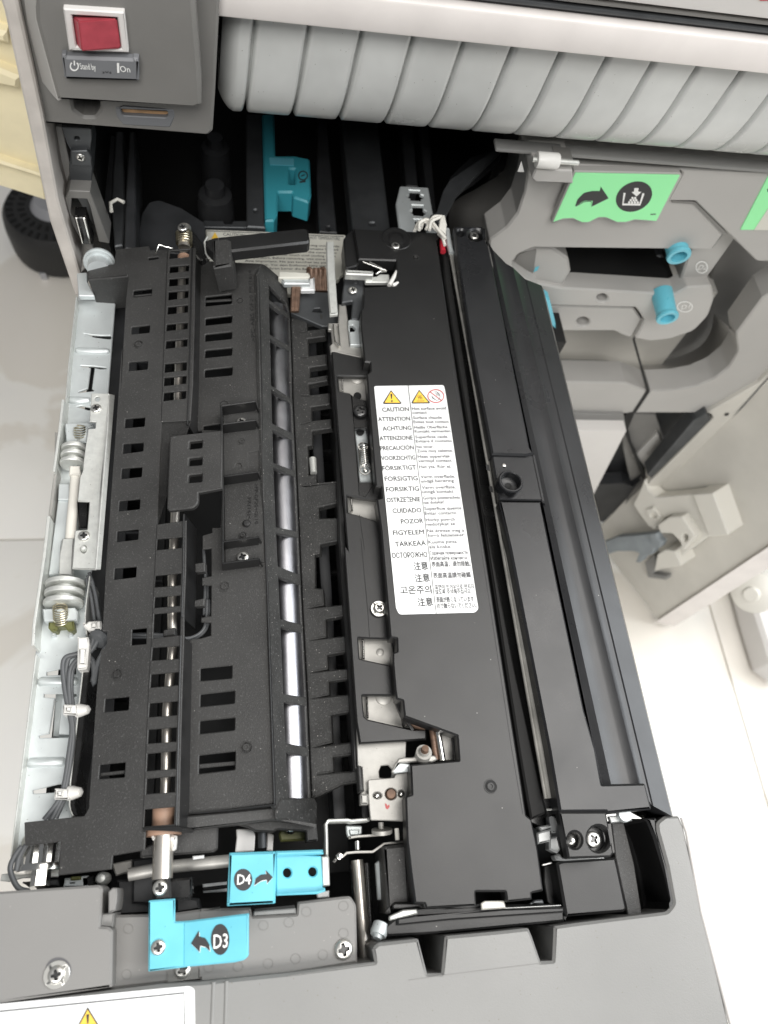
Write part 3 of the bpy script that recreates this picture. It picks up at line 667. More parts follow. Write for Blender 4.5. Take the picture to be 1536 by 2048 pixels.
fl_ = dplate('grey_flap', 'C2 490,1015 600,972 700,965 840,950 848,985 876,1010 862,1042 832,1046 818,1082 772,1092 742,1132 714,1130 738,1072 700,1062 600,1062 500,1095', .012, .034, 'fluff_grey', 2, label='worn grey rubber flap hanging at the latch')
dplate('flap_fold', 'C2 800,955 842,952 850,985 876,1010 862,1042 830,1020 810,990', .006, .040, 'fluff_grey', 2, parent=fl_)
# white equipment at right edge
we = thing('white_machine', 'white appliance with round hub standing on the floor at the right edge', 'appliance', (1.1, .35, FZ))
wp = Zp(-.35)
plate('base_panel', Zp(-.64), 'C2 1385,1150 1450,1130 1700,1100 1700,1850 1560,1750 1465,1450', .05, 'body_white', we, rnd=4, bev=.006)
c = Pl((0, .25, 0), (-.6, -.8, 0)).at(*p1('C2 1425,1320'))
c = Zp(-.55).at(*p1('C2 1440,1320'))
lathe('hub', [(0, .010), (.010, .010), (.012, .004), (.024, .002), (.032, -.004), (.035, -.02), (.035, -.05)], c, (-.75, -.45, .5), 'ivory', we, 36)
# ================================================================== SLIDING DRAWER
dw = thing('sliding_drawer', 'pulled out machine drawer with grey front cover, zinc side plate and black inner frame', 'drawer', (.06, .2, -.12))
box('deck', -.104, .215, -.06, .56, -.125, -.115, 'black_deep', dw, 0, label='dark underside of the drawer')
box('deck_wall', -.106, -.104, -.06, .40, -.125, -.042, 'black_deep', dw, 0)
box('slot_shade_sheet', -.1045, -.075, .02, .41, -.046, -.044, 'inner_dark', dw, 0)  # dark sheet added so the side plate slots look shaded
box('deck_wall', .205, .213, .03, .385, -.125, -.012, 'black_deep', dw, 0)
box('inner_beam', -.06, -.052, .05, .40, -.06, -.05, 'black_deep', dw, .001)
box('inner_beam', -.052, .012, .05, .38, -.06, -.052, 'black_deep', dw, .001)
box('inner_beam', .045, .052, .03, .38, -.075, -.045, 'inner_dark', dw, .001)
box('inner_beam', .06, .064, .03, .38, -.07, -.040, 'inner_dark', dw, .001)
for k in range(9):
    box('inner_rib', -.088, -.052, .075+.033*k, .0765+.033*k, -.07, -.045, 'inner_dark', dw, 0)
for k in range(9):
    box('inner_rib', .040, .062, .09+.031*k, .0925+.031*k, -.075, -.060, 'black_gloss', dw, .0005)
# ---- zinc side plate at the left
PS = Zp(-.030)
sp = plate('side_plate', PS, 'Z4 170,560 395,572 | Z4 350,1150 | B1 660,700 640,1400 590,1760 | B2 590,300 | B2 480,1250 482,1440 | B2 495,1480 470,1640 | B2 300,1720 70,1755 | B2 240,380 | B1 440,390 480,0', .0015, 'galvanised', dw, rnd=0, bev=.0004,
   holes=['Z4 205,800 250,808 300,812 362,812 370,820 364,834 330,832 260,822',
          'Z4 185,992,1 262,996 335,1004 342,1012 300,1014 268,1006 252,1130 266,1140 262,1146 168,1156 172,1148 210,1136 228,1128 244,1006 186,1000',
          'B2 318,490 480,456 520,462 520,505 320,515', 'B2 300,640 520,640 524,655 500,662 420,668 400,905 400,915 480,918 480,936 270,942 265,925 335,912 375,668 300,664',
          'B2 222,1300 400,1258 470,1255 470,1308 228,1322', 'B1 520,385 560,378 620,390 620,410 600,410'], hr=1, label='zinc plated side plate with punched slots')
for s in ('Z4 148,903 362,910', 'Z4 112,1198 245,1204', 'B1 470,345 620,350', 'B2 252,556 540,560', 'B2 180,1112 450,1106', 'Z4 152,892 364,900'):
    if s == 'Z4 152,892 364,900': continue
    q = px(s); P = [PS.at(*q[0][:2])-V((0, 0, .0006)), PS.at(*q[1][:2])-V((0, 0, .0006))]
    P = [P[0].lerp(P[1], t) for t in (0, .03, .08, .5, .92, .97, 1)]
    tube('pressed_rib', P, [.0006, .0018, .0026, .0026, .0026, .0018, .0006], 'galvanised', sp, 12)
plate('plate_under', Zp(-.040), 'B2 380,640 540,650 520,950 360,930', .001, 'galvanised', sp, rnd=0)
PF = Zp(-.020)
def flange(s, z=-.020, t=.014, m='zinc_light', par=None, wd=1.6, name='flange', bev=.0003, dirv=None, label=None):
    q = [p[:2] for p in px(s)]
    return plate(name, Zp(z), stroke(q, wd), t, m, par or dw, rnd=0, bev=bev, dirv=dirv, label=label)
flange('Z4 158,575 112,980 90,1240', -.022, .010, 'zinc_light', sp, 2.4)
flange('B2 244,370 75,1750', -.022, .010, 'zinc_light', sp, 3)
flange('B1 428,335 | B1 405,540 365,830', -.016, .016, 'zinc_light', dw, 5)
flange('B1 385,560 380,820 340,1130', -.020, .02, 'warm_steel', dw, 6)
flange('B1 330,1130 | B1 300,1400 230,1877 | B2 222,310', -.016, .016, 'zinc_light', dw, 6)
# dark plate with light edge that carries the wire clips
flange('B1 612,1540 590,1700 580,1830 | B2 590,240', -.016, .03, 'zinc_light', dw, 2.2, bev=.0005)
flange('B2 568,450 480,1245 474,1400 482,1440 500,1475', -.016, .03, 'zinc_light', dw, 2.2, name='clip_rail', bev=.0005)
plate('clip_rail_face', Zp(-.0165), 'B2 574,450 612,455 560,1000 520,1250 512,1400 540,1475 500,1472 486,1440 480,1400 486,1250', .028, 'black_gloss', dw, rnd=0)
# ---- bracket with pulleys
PB = Zp(-.010)
br = plate('pulley_bracket', PB, 'B1 624,292,8 738,296 745,310 | B1 735,540 | B1 690,900 655,1498 | B1 492,1492 510,1232 596,1225 612,1034 530,1030 545,870 566,820 570,760 585,650 600,538 650,534 655,490 610,486', .0015, 'zinc_light', dw, rnd=.5, bev=.0004,
    holes=[circ_px(665/3.413, 700+333/3.413, 5, 14), circ_px(571/3.413, 700+1360/3.413, 6, 14, 8)], label='speckled light bracket screwed over the pulleys')
Pbs = Pl(PB.at(*p1('B1 740,296')), V((.9, .12, .55)))
plate('bracket_lip', Pbs, 'B1 738,296 785,306 690,1497 655,1498 735,540 745,310', .001, 'zinc_light', br, rnd=0, bev=.0003)
lathe('bracket_pin', [(0, .003), (.0012, .0026), (.0016, .001), (.0016, -.003)], PB.at(571/3.413, 700+1360/3.413), (0, 0, 1), 'zinc_light', br, 16)
screw(PB, *p1('B1 657,400'), 11, br); screw(PB, *p1('B1 574,1270'), 12, br, rot=.1)
def pulley(u, v, r, ln, z, sc_=1.0):
    c = Zp(z).at(u, v); R = r/1500*(c-CAM).dot(fwd); h = ln/1500*(c-CAM).dot(fwd)
    pr = []
    for k in range(3):
        a = k*h/2.6; pr += [(R*.55, a), (R*.95, a), (R, a+h*.04), (R, a+h*.16), (R*.95, a+h*.2), (R*.55, a+h*.2)]
    pr = [(0, pr[0][1])]+pr+[(0, pr[-1][1])]
    return lathe('pulley', [(r_, h_) for r_, h_ in pr], c-V((0, h*.5, 0)), (0, 1, 0), 'zinc_light', dw, 36, label=None)
pulley(148, 912, 25, 44, -.022); pulley(129.5, 1187, 38, 52, -.022)
tubepx('tie_rod', Zp(-.022), 'B1 515,860 505,1000 490,1160 480,1300', .0030, 'ivory', dw)
tubepx('tie_rod', Zp(-.022), 'B1 470,1020 455,1300', .004, 'bushing_brown', dw) if False else None
plate('rod_clamp', Zp(-.018), 'B1 475,790 545,790 550,850 470,852', .004, 'ivory', dw, rnd=1)
plate('rod_clamp', Zp(-.024), 'B1 400,912 475,912 475,1020 395,1020', .004, 'galvanised', dw, rnd=0)
plate('mid_plate', Zp(-.026), 'B1 395,1025 470,1030 455,1280 420,1300 405,1530 330,1535', .003, 'galvanised', dw, rnd=0)
plate('angle_piece', Zp(-.018), 'B1 425,1285 505,1283 495,1430 490,1540 400,1535 405,1400', .006, 'zinc_light', dw, rnd=1, bev=.0006)
plate('black_insert', Zp(-.020), 'B1 525,1030 605,1035 598,1215 535,1215', .006, 'black_gloss', dw, rnd=1, bev=.0008)
for s in ('B1 440,500 600,495 640,515 600,530 590,630 455,635', 'B2 285,60 510,50 530,80 525,140 500,135 300,145'):
    plate('spring_seat', Zp(-.021), s, .006, 'galvanised', dw, rnd=1.5, bev=.0006)
a = Zp(-.018).at(*p1('B1 542,520')); b = Zp(-.024).at(*p1('B1 545,615')); spring('coil_spring', a, b, .0033, .0004, 6, 'brass_spring', dw)
a = Zp(-.016).at(*p1('B2 410,45')); b = Zp(-.024).at(*p1('B2 415,150')); spring('coil_spring', a, b, .0037, .0004, 7, 'brass_spring', dw)
ob = plate('olive_clamp', Zp(-.023), 'B2 330,150 500,140 508,195 490,212 460,205 440,180 395,182 385,210 350,212 328,190', .008, 'olive', dw, rnd=1, bev=.0008, label='olive plastic spring clamp')
plate('clamp_foot', Zp(-.027), 'B2 350,195 378,195 378,245 350,248', .004, 'galvanised', ob, rnd=1); plate('clamp_foot', Zp(-.027), 'B2 465,195 492,195 495,240 468,245', .004, 'galvanised', ob, rnd=1)
plate('olive_clamp', Zp(-.024), 'B1 490,560 590,560 590,628 495,630', .006, 'olive', dw, rnd=2, bev=.0008)
# top-left roller behind the guide arm
c = Zp(-.012).at(*p1('D1 400,1150')); 
lathe('end_roller', [(0, .012), (.0075, .012), (.0075, .003), (.0092, .003), (.0092, .001), (.0105, .001), (.0105, -.0005), (0, -.0005)], c, (.1, -1, .3), 'galvanised', dw, 36)
plate('end_bracket', Zp(-.02), 'D1 215,1235 300,1230 300,1300 360,1420 230,1420', .004, 'galvanised', dw, rnd=2)
# bottom-left drive knob
c = Zp(-.030).at(*p1('B2 285,1840'))
lathe('drive_disc', [(0, .0015), (.0125, .0015), (.0128, 0), (.0125, -.0015), (0, -.0015)], c, (0, 1, -.1), 'polished_steel', dw, 40)
bm = bmesh.new(); n = 32; ax = V((0, 1, -.1)).normalized(); e = ax.orthogonal().normalized(); f = ax.cross(e); rings = []
for h in (.0015, .0085, .0095, .0145, .0155):
    rings.append([bm.verts.new(c+ax*h+(e*math.cos(2*PI*k/n)+f*math.sin(2*PI*k/n))*(.0108 if (k % 2) else .0101)*(1 if h < .015 else .93)*(1 if h != .0095 else 1.0)) for k in range(n)])
for a, b in zip(rings, rings[1:]):
    for k in range(n): bm.faces.new((a[k], a[(k+1) % n], b[(k+1) % n], b[k]))
bm.faces.new(rings[-1])
link('drive_knob', fin(bm, 'drive_knob', 10), 'polished_steel', dw, 'fluted silver knob at the lower left corner')
lathe('drive_nut', [(.0045, 0), (.0045, -.006), (.0035, -.007), (0, -.007)], c-ax*.0015, (0, 1, -.1), 'polished_steel', dw, 6)
plate('knob_plate', Zp(-.034), 'B2 10,1872 60,1865 110,1855 400,1830 395,1890 150,1900 60,1925 0,1918', .002, 'zinc_light', dw, rnd=2, bev=.0004)
for (s, mm) in (('B2 440,1900 600,1880 610,1960 430,1960', 'galvanised'), ('B2 480,1890 545,1885 545,1910 480,1915', 'olive'), ('B2 560,1890 640,1880 650,1950 560,1955', 'black_gloss'), ('B2 470,1920 520,1915 520,1940 470,1945', 'zinc_light'), ('B2 760,1800 905,1770 905,1850 790,1885', 'warm_steel'), ('B2 150,1925 390,1905 400,1950 200,1965', 'inner_dark')):
    plate('linkage_piece', Zp(-.034 if mm != 'olive' else -.03), s, .004, mm, dw, rnd=1.5, bev=.0006)
lathe('linkage_pin', [(0, .004), (.002, .003), (.003, 0), (.003, -.01)], Zp(-.028).at(*p1('B2 695,1900')), (0, 0, 1), 'zinc_light', dw, 16)
plate('rear_strip', Zp(-.028), 'D2 -700,880 -640,860 -620,1000 -700,1000', .004, 'galvanised', dw) if False else None
# ---- front covers
PC0 = Zp(-.004)
fc3 = plate('front_cover', PC0, 'C1 -200,1345 0,1325 | B8 -200,1046 0,1035 450,990 895,932,2 | B8 883,862,5 912,836,5 1118,813,5 | B8 1165,992,2 1238,990,2 1256,800,6 1536,775 | B7 380,860,8 398,900 440,1022 498,1018,2 505,852,6 600,838 1050,782,14 1082,740,14 1050,560 1003,390 1000,350,14 1040,318,8 1108,318,8 1130,370 | A 1459,2048 1560,2450 -150,2500 -150,2010', .16, 'grey_light', dw, rnd=0, bev=.0013, label='large light grey front cover of the drawer')
tubepx('cover_edge_strip', Zp(-.0045), 'B7 1120,325 1145,400 1215,780 1358,1323 | A 1560,2450', .0012, 'body_white', dw, n=8)
for s_ in ('C1 1262,1193 1258,1300 1250,1500', 'C1 1338,1187 1330,1500'): tubepx('cover_ridge', PC0.up(-.0006), s_, .0011, 'grey_light', fc3, n=12)
flat('cover_seam', PC0, [stroke([p1('B7 -200,1112'), p1('B7 0,1084'), p1('B7 438,1030')], 1.2), stroke([p1('B8 450,1003'), p1('B8 895,940')], 1)], 'grey_plastic', fc3)
f1 = plate('front_panel', Zp(.000), 'C1 -200,680 0,660 585,620,10 606,640,8 600,780 590,865 640,868,8 665,890,8 660,1224 0,1318 -200,1345', .02, 'grey_plastic', dw, rnd=1, bev=.001, label='mid grey front panel with a large washer screw')
screw(Zp(.0), *p1('C1 335,1150'), 17, f1, washer=1.55, rot=.2)
f1h = flat('dark_recess', Zp(.0), [circ_px(p1('C1 345,1125')[0], p1('C1 345,1125')[1], 26, 28)], 'ink_grey', f1)
f2 = plate('recessed_panel', Zp(-.012), 'C1 640,800 870,795 1000,790 1180,765 1300,762 | B8 5,660 258,655,4 270,700,4 495,688,3 500,625,10 770,594,14 800,640,12 806,935 450,995 0,1040 | C1 1180,1175 655,1235 600,900', .02, 'grey_plastic', dw, rnd=0, bev=.001, label='recessed grey panel behind the turquoise levers')
for (x, y) in ((758, 880), (748, 1150)): flat('mould_ring', Zp(-.012), [(circ_px(x/2.954, 1560+y/2.954, 10), [circ_px(x/2.954, 1560+y/2.954, 9.2)])], 'grey_housing', f2)
for (x, y) in ((545, 675), (735, 645), (455, 730), (325, 745), (735, 785), (490, 915), (630, 895), (350, 940), (195, 955), (45, 960)):
    flat('mould_ring', Zp(-.012), [(circ_px(400+x/2.56, 1560+y/2.56, 10), [circ_px(400+x/2.56, 1560+y/2.56, 9.3)])], 'grey_housing', f2)
flat('panel_seam', Zp(-.012), [stroke([p1('C1 1180,765'), p1('C1 1175,1170')], 1.5), stroke([p1('C1 985,1130'), p1('C1 983,1200')], 1)], 'grey_housing', f2)
screw(Zp(-.012), *p1('B8 735,868'), 19, f2, rot=.15)
screw(Zp(-.012), *p1('C1 1080,1120'), 17, f2, rot=.5)
flat('screw_recess', Zp(-.012), ['C1 990,1130 1180,1110 1178,1172 990,1195'], 'grey_housing', f2)
plate('panel_post', Zp(.002), 'C1 640,660,6 665,635,8 690,640 692,680 690,715 680,770 640,788', .02, 'grey_plastic', dw, rnd=1)
plate('panel_post', Zp(-.004), 'C1 598,790 675,785 665,872 592,866', .02, 'grey_plastic', dw, rnd=1)
plate('panel_tab', Zp(-.011), 'B8 275,672 490,655 492,686 272,700', .003, 'grey_light', f2, rnd=1)
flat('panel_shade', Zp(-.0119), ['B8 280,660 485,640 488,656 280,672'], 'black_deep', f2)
# black well under the lower linkage
box('front_well', -.075, .055, .005, .055, -.075, -.07, 'black_deep', dw, 0)
plate('well_block', Zp(-.026), 'C1 780,470 920,450 925,740 860,735 780,730', .02, 'inner_dark', dw, rnd=2, bev=.001)
plate('well_block', Zp(-.03), 'C1 690,590 880,580 885,790 700,800', .02, 'inner_dark', dw, rnd=2, bev=.001)
plate('well_block', Zp(-.024), 'C1 1035,690 1170,700 1185,765 1040,790', .015, 'inner_dark', dw, rnd=2, bev=.001)
tubepx('cross_shaft', Zp(-.020), 'C1 760,560 1010,512 1352,478', .0030, 'warm_steel', dw, n=20)
plate('shaft_label', Zp(-.008), 'C1 1138,450 1205,443 1206,462 1140,470', .001, 'label_white', dw, rnd=0)
plate('light_gap', Zp(-.05), 'C1 1195,615 1340,600 1340,660 1200,668', .002, 'label_white', dw, rnd=0)
plate('thin_link', Zp(-.045), 'C1 1195,635 1340,618 1340,640 1200,655', .002, 'black_deep', dw, rnd=0)
plate('white_stay', Zp(-.022), 'C1 1395,290 1495,290 1508,330 1502,420 1388,425 1398,340', .003, 'body_white', dw, rnd=3, label='white stay seen behind the D4 lever')
plate('stay_part', Zp(-.03), 'B8 345,270 378,280 372,362 340,360', .003, 'body_white', dw, rnd=0)
lathe('pivot_pin', [(.0022, 0), (.0022, .012), (.0034, .012), (.0034, .014), (0, .014)], Zp(-.025).at(*p1('B8 318,345')), (0, 1, .2), 'steel_dark', dw, 16)
# centre-front linkage (right of the levers)
flange('D2 553,1030 550,800 545,640 | D2 575,598 800,590 | D2 850,600 1060,580', -.018, .012, 'zinc_light', dw, 7, name='wire_frame', bev=.0012)
plate('hook_plate', Zp(-.030), 'D2 780,655 970,660 970,760 800,800 785,740', .003, 'galvanised', dw, rnd=3, bev=.0006)
plate('hook_square', Zp(-.029), 'D2 810,705 940,700 935,770 830,775', .003, 'galvanised', dw, rnd=3, bev=.0006)
flange('D2 815,800 900,785 1310,755', -.024, .004, 'warm_steel', dw, 5, name='lever_bar', bev=.001)
flange('D2 640,1085 690,1025 740,1025 790,980 900,968 1100,965 1235,870 1500,845', -.020, .005, 'warm_steel', dw, 5, name='lever_bar', bev=.001)
lathe('lever_knob', [(0, .003), (.0015, .0025), (.002, 0), (.0015, -.002)], Zp(-.017).at(*p1('D2 700,1020')), (0, 0, 1), 'polished_steel', dw, 16)
lathe('washer', [(0, .001), (.0055, .001), (.0055, -.001), (0, -.001)], Zp(-.022).at(*p1('D2 1205,722')), (0, 1, .3), 'warm_steel', dw, 24)
tubepx('small_pin', Zp(-.022), 'D2 1192,620 1195,700', .0015, 'warm_steel', dw); tubepx('small_pin', Zp(-.018), 'D2 1378,690 1388,830', .0012, 'ivory', dw)
tubepx('small_pin', Zp(-.026), 'D2 910,840 915,940', .0014, 'polished_steel', dw)
tubepx('slide_shaft', Zp(-.035), 'A 714,1720 733,1952', .0032, 'shaft_steel', dw, n=20)
tubepx('slide_rod', Zp(-.040), 'A 703.7,1726 719,1930', .0018, 'black_gloss', dw, n=12); tubepx('slide_rod', Zp(-.035), 'A 733,1726 746,1930', .0015, 'black_gloss', dw, n=12)
plate('blue_steel_strip', Zp(-.03), 'D2 1130,1100 1220,1030 1250,1536 1160,1536', .004, 'galvanised', dw, rnd=1)
lathe('bearing_hub', [(0, .003), (.002, .003), (.0025, .0015), (.0038, .0015), (.0042, 0), (.0038, -.004)], Zp(-.014).at(*p1('B8 915,780')), (-.5, -1, .4), 'galvanised', dw, 24)
# front rail below the fuser cover
plate('front_rail', Zp(-.012), 'B8 950,745,6 | B8 1010,700 | B8 1040,660 1150,650 1420,640 1440,645 | B7 -50,760 120,752 400,745 530,745 552,760 553,828 | B7 0,880 | B8 1150,790 960,800 945,770', .02, 'black_satin', dw, rnd=0, bev=.001)
plate('rail_lip', Zp(-.0095), 'B8 1010,708 1100,692 1536,668 | B7 0,788 250,768 550,758 552,785 0,822 | B8 1010,745', .004, 'black_satin', dw, rnd=0, bev=.0008)
flat('rail_scratch', Zp(-.0094), [stroke([p1('B7 150,770'), p1('B7 535,750')], .8)], 'ink_white', dw)
plate('small_window', Zp(-.004), 'B7 152,740,4 170,730 262,728 270,765 155,772', .002, 'ivory', dw, rnd=1)
plate('rail_tip', Zp(-.008), 'B7 385,745 410,725 448,722 455,742', .003, 'steel_dark', dw, rnd=2)
plate('pale_tab', Zp(-.010), 'B8 1040,665 1110,660 1115,685 970,720 970,698', .003, 'zinc_light', dw, rnd=1)
# dark boxes at the lower right
PQ = Zp(-.010)
plate('corner_box', PQ, 'B7 515,545 545,535 640,530 800,518,6 810,560 855,770,12 840,782,4 560,805,4', .05, 'black_satin', dw, rnd=0, bev=.0012, label='black box below the hinge screw')
plate('box_side', Zp(-.022), 'B7 455,560 530,540 570,800 560,830 470,735 455,640', .05, 'black_satin', dw, rnd=0)
plate('corner_step', Zp(-.018), 'B7 780,350 840,350 890,550 930,800 860,800 800,520', .05, 'black_grain', dw, rnd=0)
plate('corner_recess', Zp(-.032), 'B7 835,330 960,330,16 1000,400,10 1060,640 1085,740,20 1050,785,14 925,800 885,550', .03, 'black_satin', dw, rnd=0, bev=.002)
plate('recess_wall', Zp(-.0050), 'B7 930,330 1003,325,8 1001,345 1004,392 1049,562 1082,735,20 1050,779 1070,735 1040,600 985,420 955,345', .03, 'black_satin', dw, rnd=0, bev=.0015)
# ================================================================== WARNING LABEL on the front cover
wl = thing('warning_label', 'white warning label with black frame and yellow triangle at the bottom left corner', 'label', PC0.at(100, 2010))
PW = Zp(-.0038)
plate('label_sheet', PW, 'C1 -200,1345 0,1322 1120,1216,14 1150,1235,12 1158,1700 -200,1800', .0002, 'label_white', wl, rnd=0, bev=0)
flat('label_frame', PW, [stroke([p1('C1 -200,1388'), p1('C1 0,1367'), p1('C1 1087,1258'), p1('C1 1095,1700')], 2.2)], 'ink_dark', wl)
flat('warning_triangle', PW, ['C1 518,1342,2 600,1475,2 440,1490,2'], 'ink_dark', wl)
flat('warning_field', PW.up(.0002), ['C1 518,1357 588,1470 452,1483'], 'warning_yellow', wl)
flat('exclamation', PW.up(.0004), ['C1 510,1385 527,1383 522,1440 516,1440'], 'ink_dark', wl)
# ================================================================== LEVERS D3 and D4
l3 = thing('release_lever', 'turquoise sheet lever marked D3 with an arrow pointing left, screwed at its left end', 'lever', Zp(.004).at(400, 1880))
P3 = Zp(.004)
P3b = Tl(P3.at(*p1('C1 1090,960')).x, .0041, .16)
plate('lever_wing', P3b, 'C1 1082,834 1120,831 1467,788,4 1466,1040,12 1440,1065,12 1385,1078 1100,1105 1080,1108', .0022, 'turquoise', l3, rnd=0, bev=.0007)
pb = plate('lever_blade', P3, 'C1 878,712,2 1033,700,2 1034,836,2 1092,834 1092,1107 875,1132,2', .0022, 'turquoise', l3, rnd=0, bev=.0007)
plate('lever_step', Zp(.0075), 'C1 1070,842 1110,838 1380,803 1385,1040,14 1350,1080 1100,1098 1065,1060', .0035, 'turquoise', l3, rnd=4, bev=.0025) if False else None
flat('disc', P3b, [circ_px(1301/2.954, 1560+942/2.954, 18.5, 28, 31)], 'ink_dark', pb)
text('lettering', [('D3', *p1('C1 1262,996'), *p1('C1 1345,988'), 28)], P3b.up(.0003), 'ink_white', pb, bold=.02)
arr = 'C1 1175,890 1178,925 1215,935,8 1238,975 1240,1010 1215,985,6 1183,978 1180,1015 1130,965'
flat('arrow_edge', P3b, [[(q[0]+1, q[1]+2) for q in px(arr)]], 'ink_white', pb, lift=.0001)
flat('arrow', P3b, [arr], 'ink_dark', pb, lift=.0003)
screw(P3, *p1('C1 936,988'), 15, l3, rot=.2)
l4 = thing('release_lever', 'turquoise lever marked D4 with an arrow pointing right and two holes', 'lever', Zp(.0).at(550, 1740))
P4 = Zp(.004)
pb4 = plate('lever_blade', P4, 'B8 150,372,3 388,364,3 390,500 386,632,3 137,646,3', .012, 'turquoise', l4, rnd=0, bev=.0012)
P4b = Zp(.001)
pe = plate('lever_arm', P4b, 'B8 388,368 620,388 628,550 640,552 642,566,2 600,580 390,592', .003, 'turquoise', l4, rnd=0, bev=.0006, holes=[circ_px(400+446/2.56, 1560+475/2.56, 8.6, 20, 9.5), circ_px(400+576/2.56, 1560+470/2.56, 8.6, 20, 9.5)])
plate('arm_flange', Zp(.004), 'B8 388,364 630,356,2 634,380,2 390,390', .006, 'turquoise', l4, rnd=0, bev=.0008)
plate('arm_flange', Zp(.004), 'B8 392,578 600,566 640,556 642,570 602,584 392,592', .006, 'turquoise', l4, rnd=0, bev=.0006)
plate('steel_insert', Zp(.0), 'B8 622,392 660,392 665,540 628,545', .01, 'zinc_light', l4, rnd=1, label='bare steel end of the D4 lever')
flat('disc', P4, [circ_px(400+221/2.56, 1560+511/2.56, 18.5, 28, 22)], 'ink_dark', pb4)
text('lettering', [('D4', *p1('B8 190,535'), *p1('B8 258,533'), 20)], P4.up(.0003), 'ink_white', pb4, bold=.02)
arr = 'B8 278,540 285,505,6 310,485,6 340,482 337,462 373,498 345,530 342,510 315,515,6'
flat('arrow_edge', P4, [[(q[0]-.8, q[1]+1.6) for q in px(arr)]], 'ink_white', pb4, lift=.0001)
flat('arrow', P4, [arr], 'ink_dark', pb4, lift=.0003)
plate('gap_plate', Zp(-.04), 'B8 595,575 662,565 662,600 600,605', .002, 'label_white', dw, rnd=0)
# ================================================================== LEFT PAPER GUIDE
pg = thing('paper_guide', 'black slotted plastic paper guide with a steel roller behind slanted bars', 'guide', (-.03, .2, -.02))
PU = Tl(-.03, .009, .24); PRp = Tl(.0105, 0, .20)
colholes = ['Z4 500,542 612,530 610,572 498,584', 'Z4 487,762 600,748 597,795 485,806', 'Z4 472,972 588,963 585,1015 470,1026', 'Z4 450,1312 570,1302 567,1358 446,1368',
 'B1 840,640 980,630 977,690 836,708', 'B1 830,808 970,797 966,865 824,880', 'B1 813,1030 957,1016 953,1086 808,1100', 'B1 798,1237 945,1222 942,1293 793,1310', 'B1 780,1490 931,1478 927,1550 775,1568',
 'B2 900,200,0 1000,190,0 997,300,0 895,308,0', 'B2 717,675 880,660 877,750 710,766', 'B2 680,1125 855,1107 850,1210 672,1223', 'Z4 588,345 650,339 652,352 590,361']
chan = ['Z4 718,305 838,295 832,340 712,352', 'Z4 718,397 834,388 832,425 714,437', 'Z4 714,472 832,462 830,505 712,517', 'Z4 710,550 830,540 828,585 706,600', 'Z4 706,640 828,628 826,672 702,685',
 'Z4 700,745 826,733 824,772 694,785', 'Z4 695,845 824,832 822,876 690,892', 'Z4 688,982 820,970 818,1020 684,1035', 'Z4 684,1065 818,1052 816,1100 680,1115', 'Z4 682,1155 816,1142 814,1190 677,1206',
 'B1 1072,1290 1243,1275 1240,1350 1066,1365', 'B1 1058,1540 1235,1522 1232,1605 1052,1620', 'B1 1055,1687 1230,1672 1226,1745 1050,1760', 'B2 1050,95 1232,78 1228,240 1042,262',
 'B2 1040,325 1222,312 1218,400 1032,413', 'B2 1030,508 1218,490 1215,580 1024,598', 'B2 1020,705 1212,690 1208,785 1012,800', 'B2 1012,885 1205,868 1202,965 1006,980',
 'B2 1004,1050 1200,1030 1196,1150 998,1168', 'B2 1000,1220 1195,1203 1192,1310 994,1325', 'B2 985,1430 1190,1412 1186,1530 980,1548']
def rh(l, r): return [[(p.x, p.y, 0) for p in rounded(px(s), r)] for s in l]
gp = plate('slotted_plate', PU, 'Z4 395,295,2 592,275 600,300 700,296 872,286 866,700 856,1100 842,1322 668,1332 | B1 1102,490 1072,1190 1272,1162 1268,1500 | B2 1256,100 1256,240 1240,700 1220,1560 | B2 965,1572 992,1580 985,1708,3 768,1745,3 758,1838 400,1880,3 414,1650,2 168,1678,6 164,1518,6 575,1474,8 605,1420,6 660,600 690,340 712,330 728,296 730,215 698,213 710,0 | B1 720,1500 835,0 | Z4 420,1200 455,600 470,450 400,455 385,380', .0012, 'black_grain', pg, rnd=0, bev=.00035, hr=0, holes=rh(colholes, 2.2)+rh(chan, 0), label='grained black plate with two columns of slots')
flat('channel_seam', PU, [stroke([p1('Z4 706,300'), p1('Z4 690,700'), p1('Z4 668,1330')], 1.2), stroke([p1('B1 1072,1190'), p1('B1 1040,1860')], 1.0), stroke([p1('B2 1040,190'), p1('B2 1015,600'), p1('B2 975,1560')], 1.0)], 'black_satin', gp)
for s in ('Z4 500,570 612,558 611,566 499,578', 'B2 685,1180 852,1160 851,1185 682,1205'):
    plate('slot_bar', PU.up(-.003), s, .001, 'black_grain', gp, rnd=0, bev=.0003)
def ring(pl, u, v, r, par, m='black_satin'):
    c = pl.at(u, v); R = r/1500*(c-CAM).dot(fwd)
    return lathe('mould_mark', [(R*.85, -.0001), (R*.9, .0003), (R, .0003), (R*1.05, -.0001)], c, pl.n, m, par, 24)
def bump_(pl, u, v, r, par):
    c = pl.at(u, v); R = r/1500*(c-CAM).dot(fwd)
    return lathe('mould_mark', [(0, .0002), (R*.3, .0002), (R*.35, .0007), (R*.6, .0007), (R*.65, 0), (R, 0), (R*1.02, .0003), (R*1.15, .0003), (R*1.2, -.0002)], c, pl.n, 'black_grain', par, 24)
bump_(PU, *p1('Z4 530,866'), 9, gp); bump_(PU, *p1('B2 800,508'), 10, gp)
# guide arm at the top left
plate('guide_arm', PU.up(.0008), 'Z4 220,405,3 260,398 390,378 455,372 470,455,3 228,478,3', .028, 'black_grain', pg, rnd=0, bev=.001, dirv=V((.002, 0, -.030)))
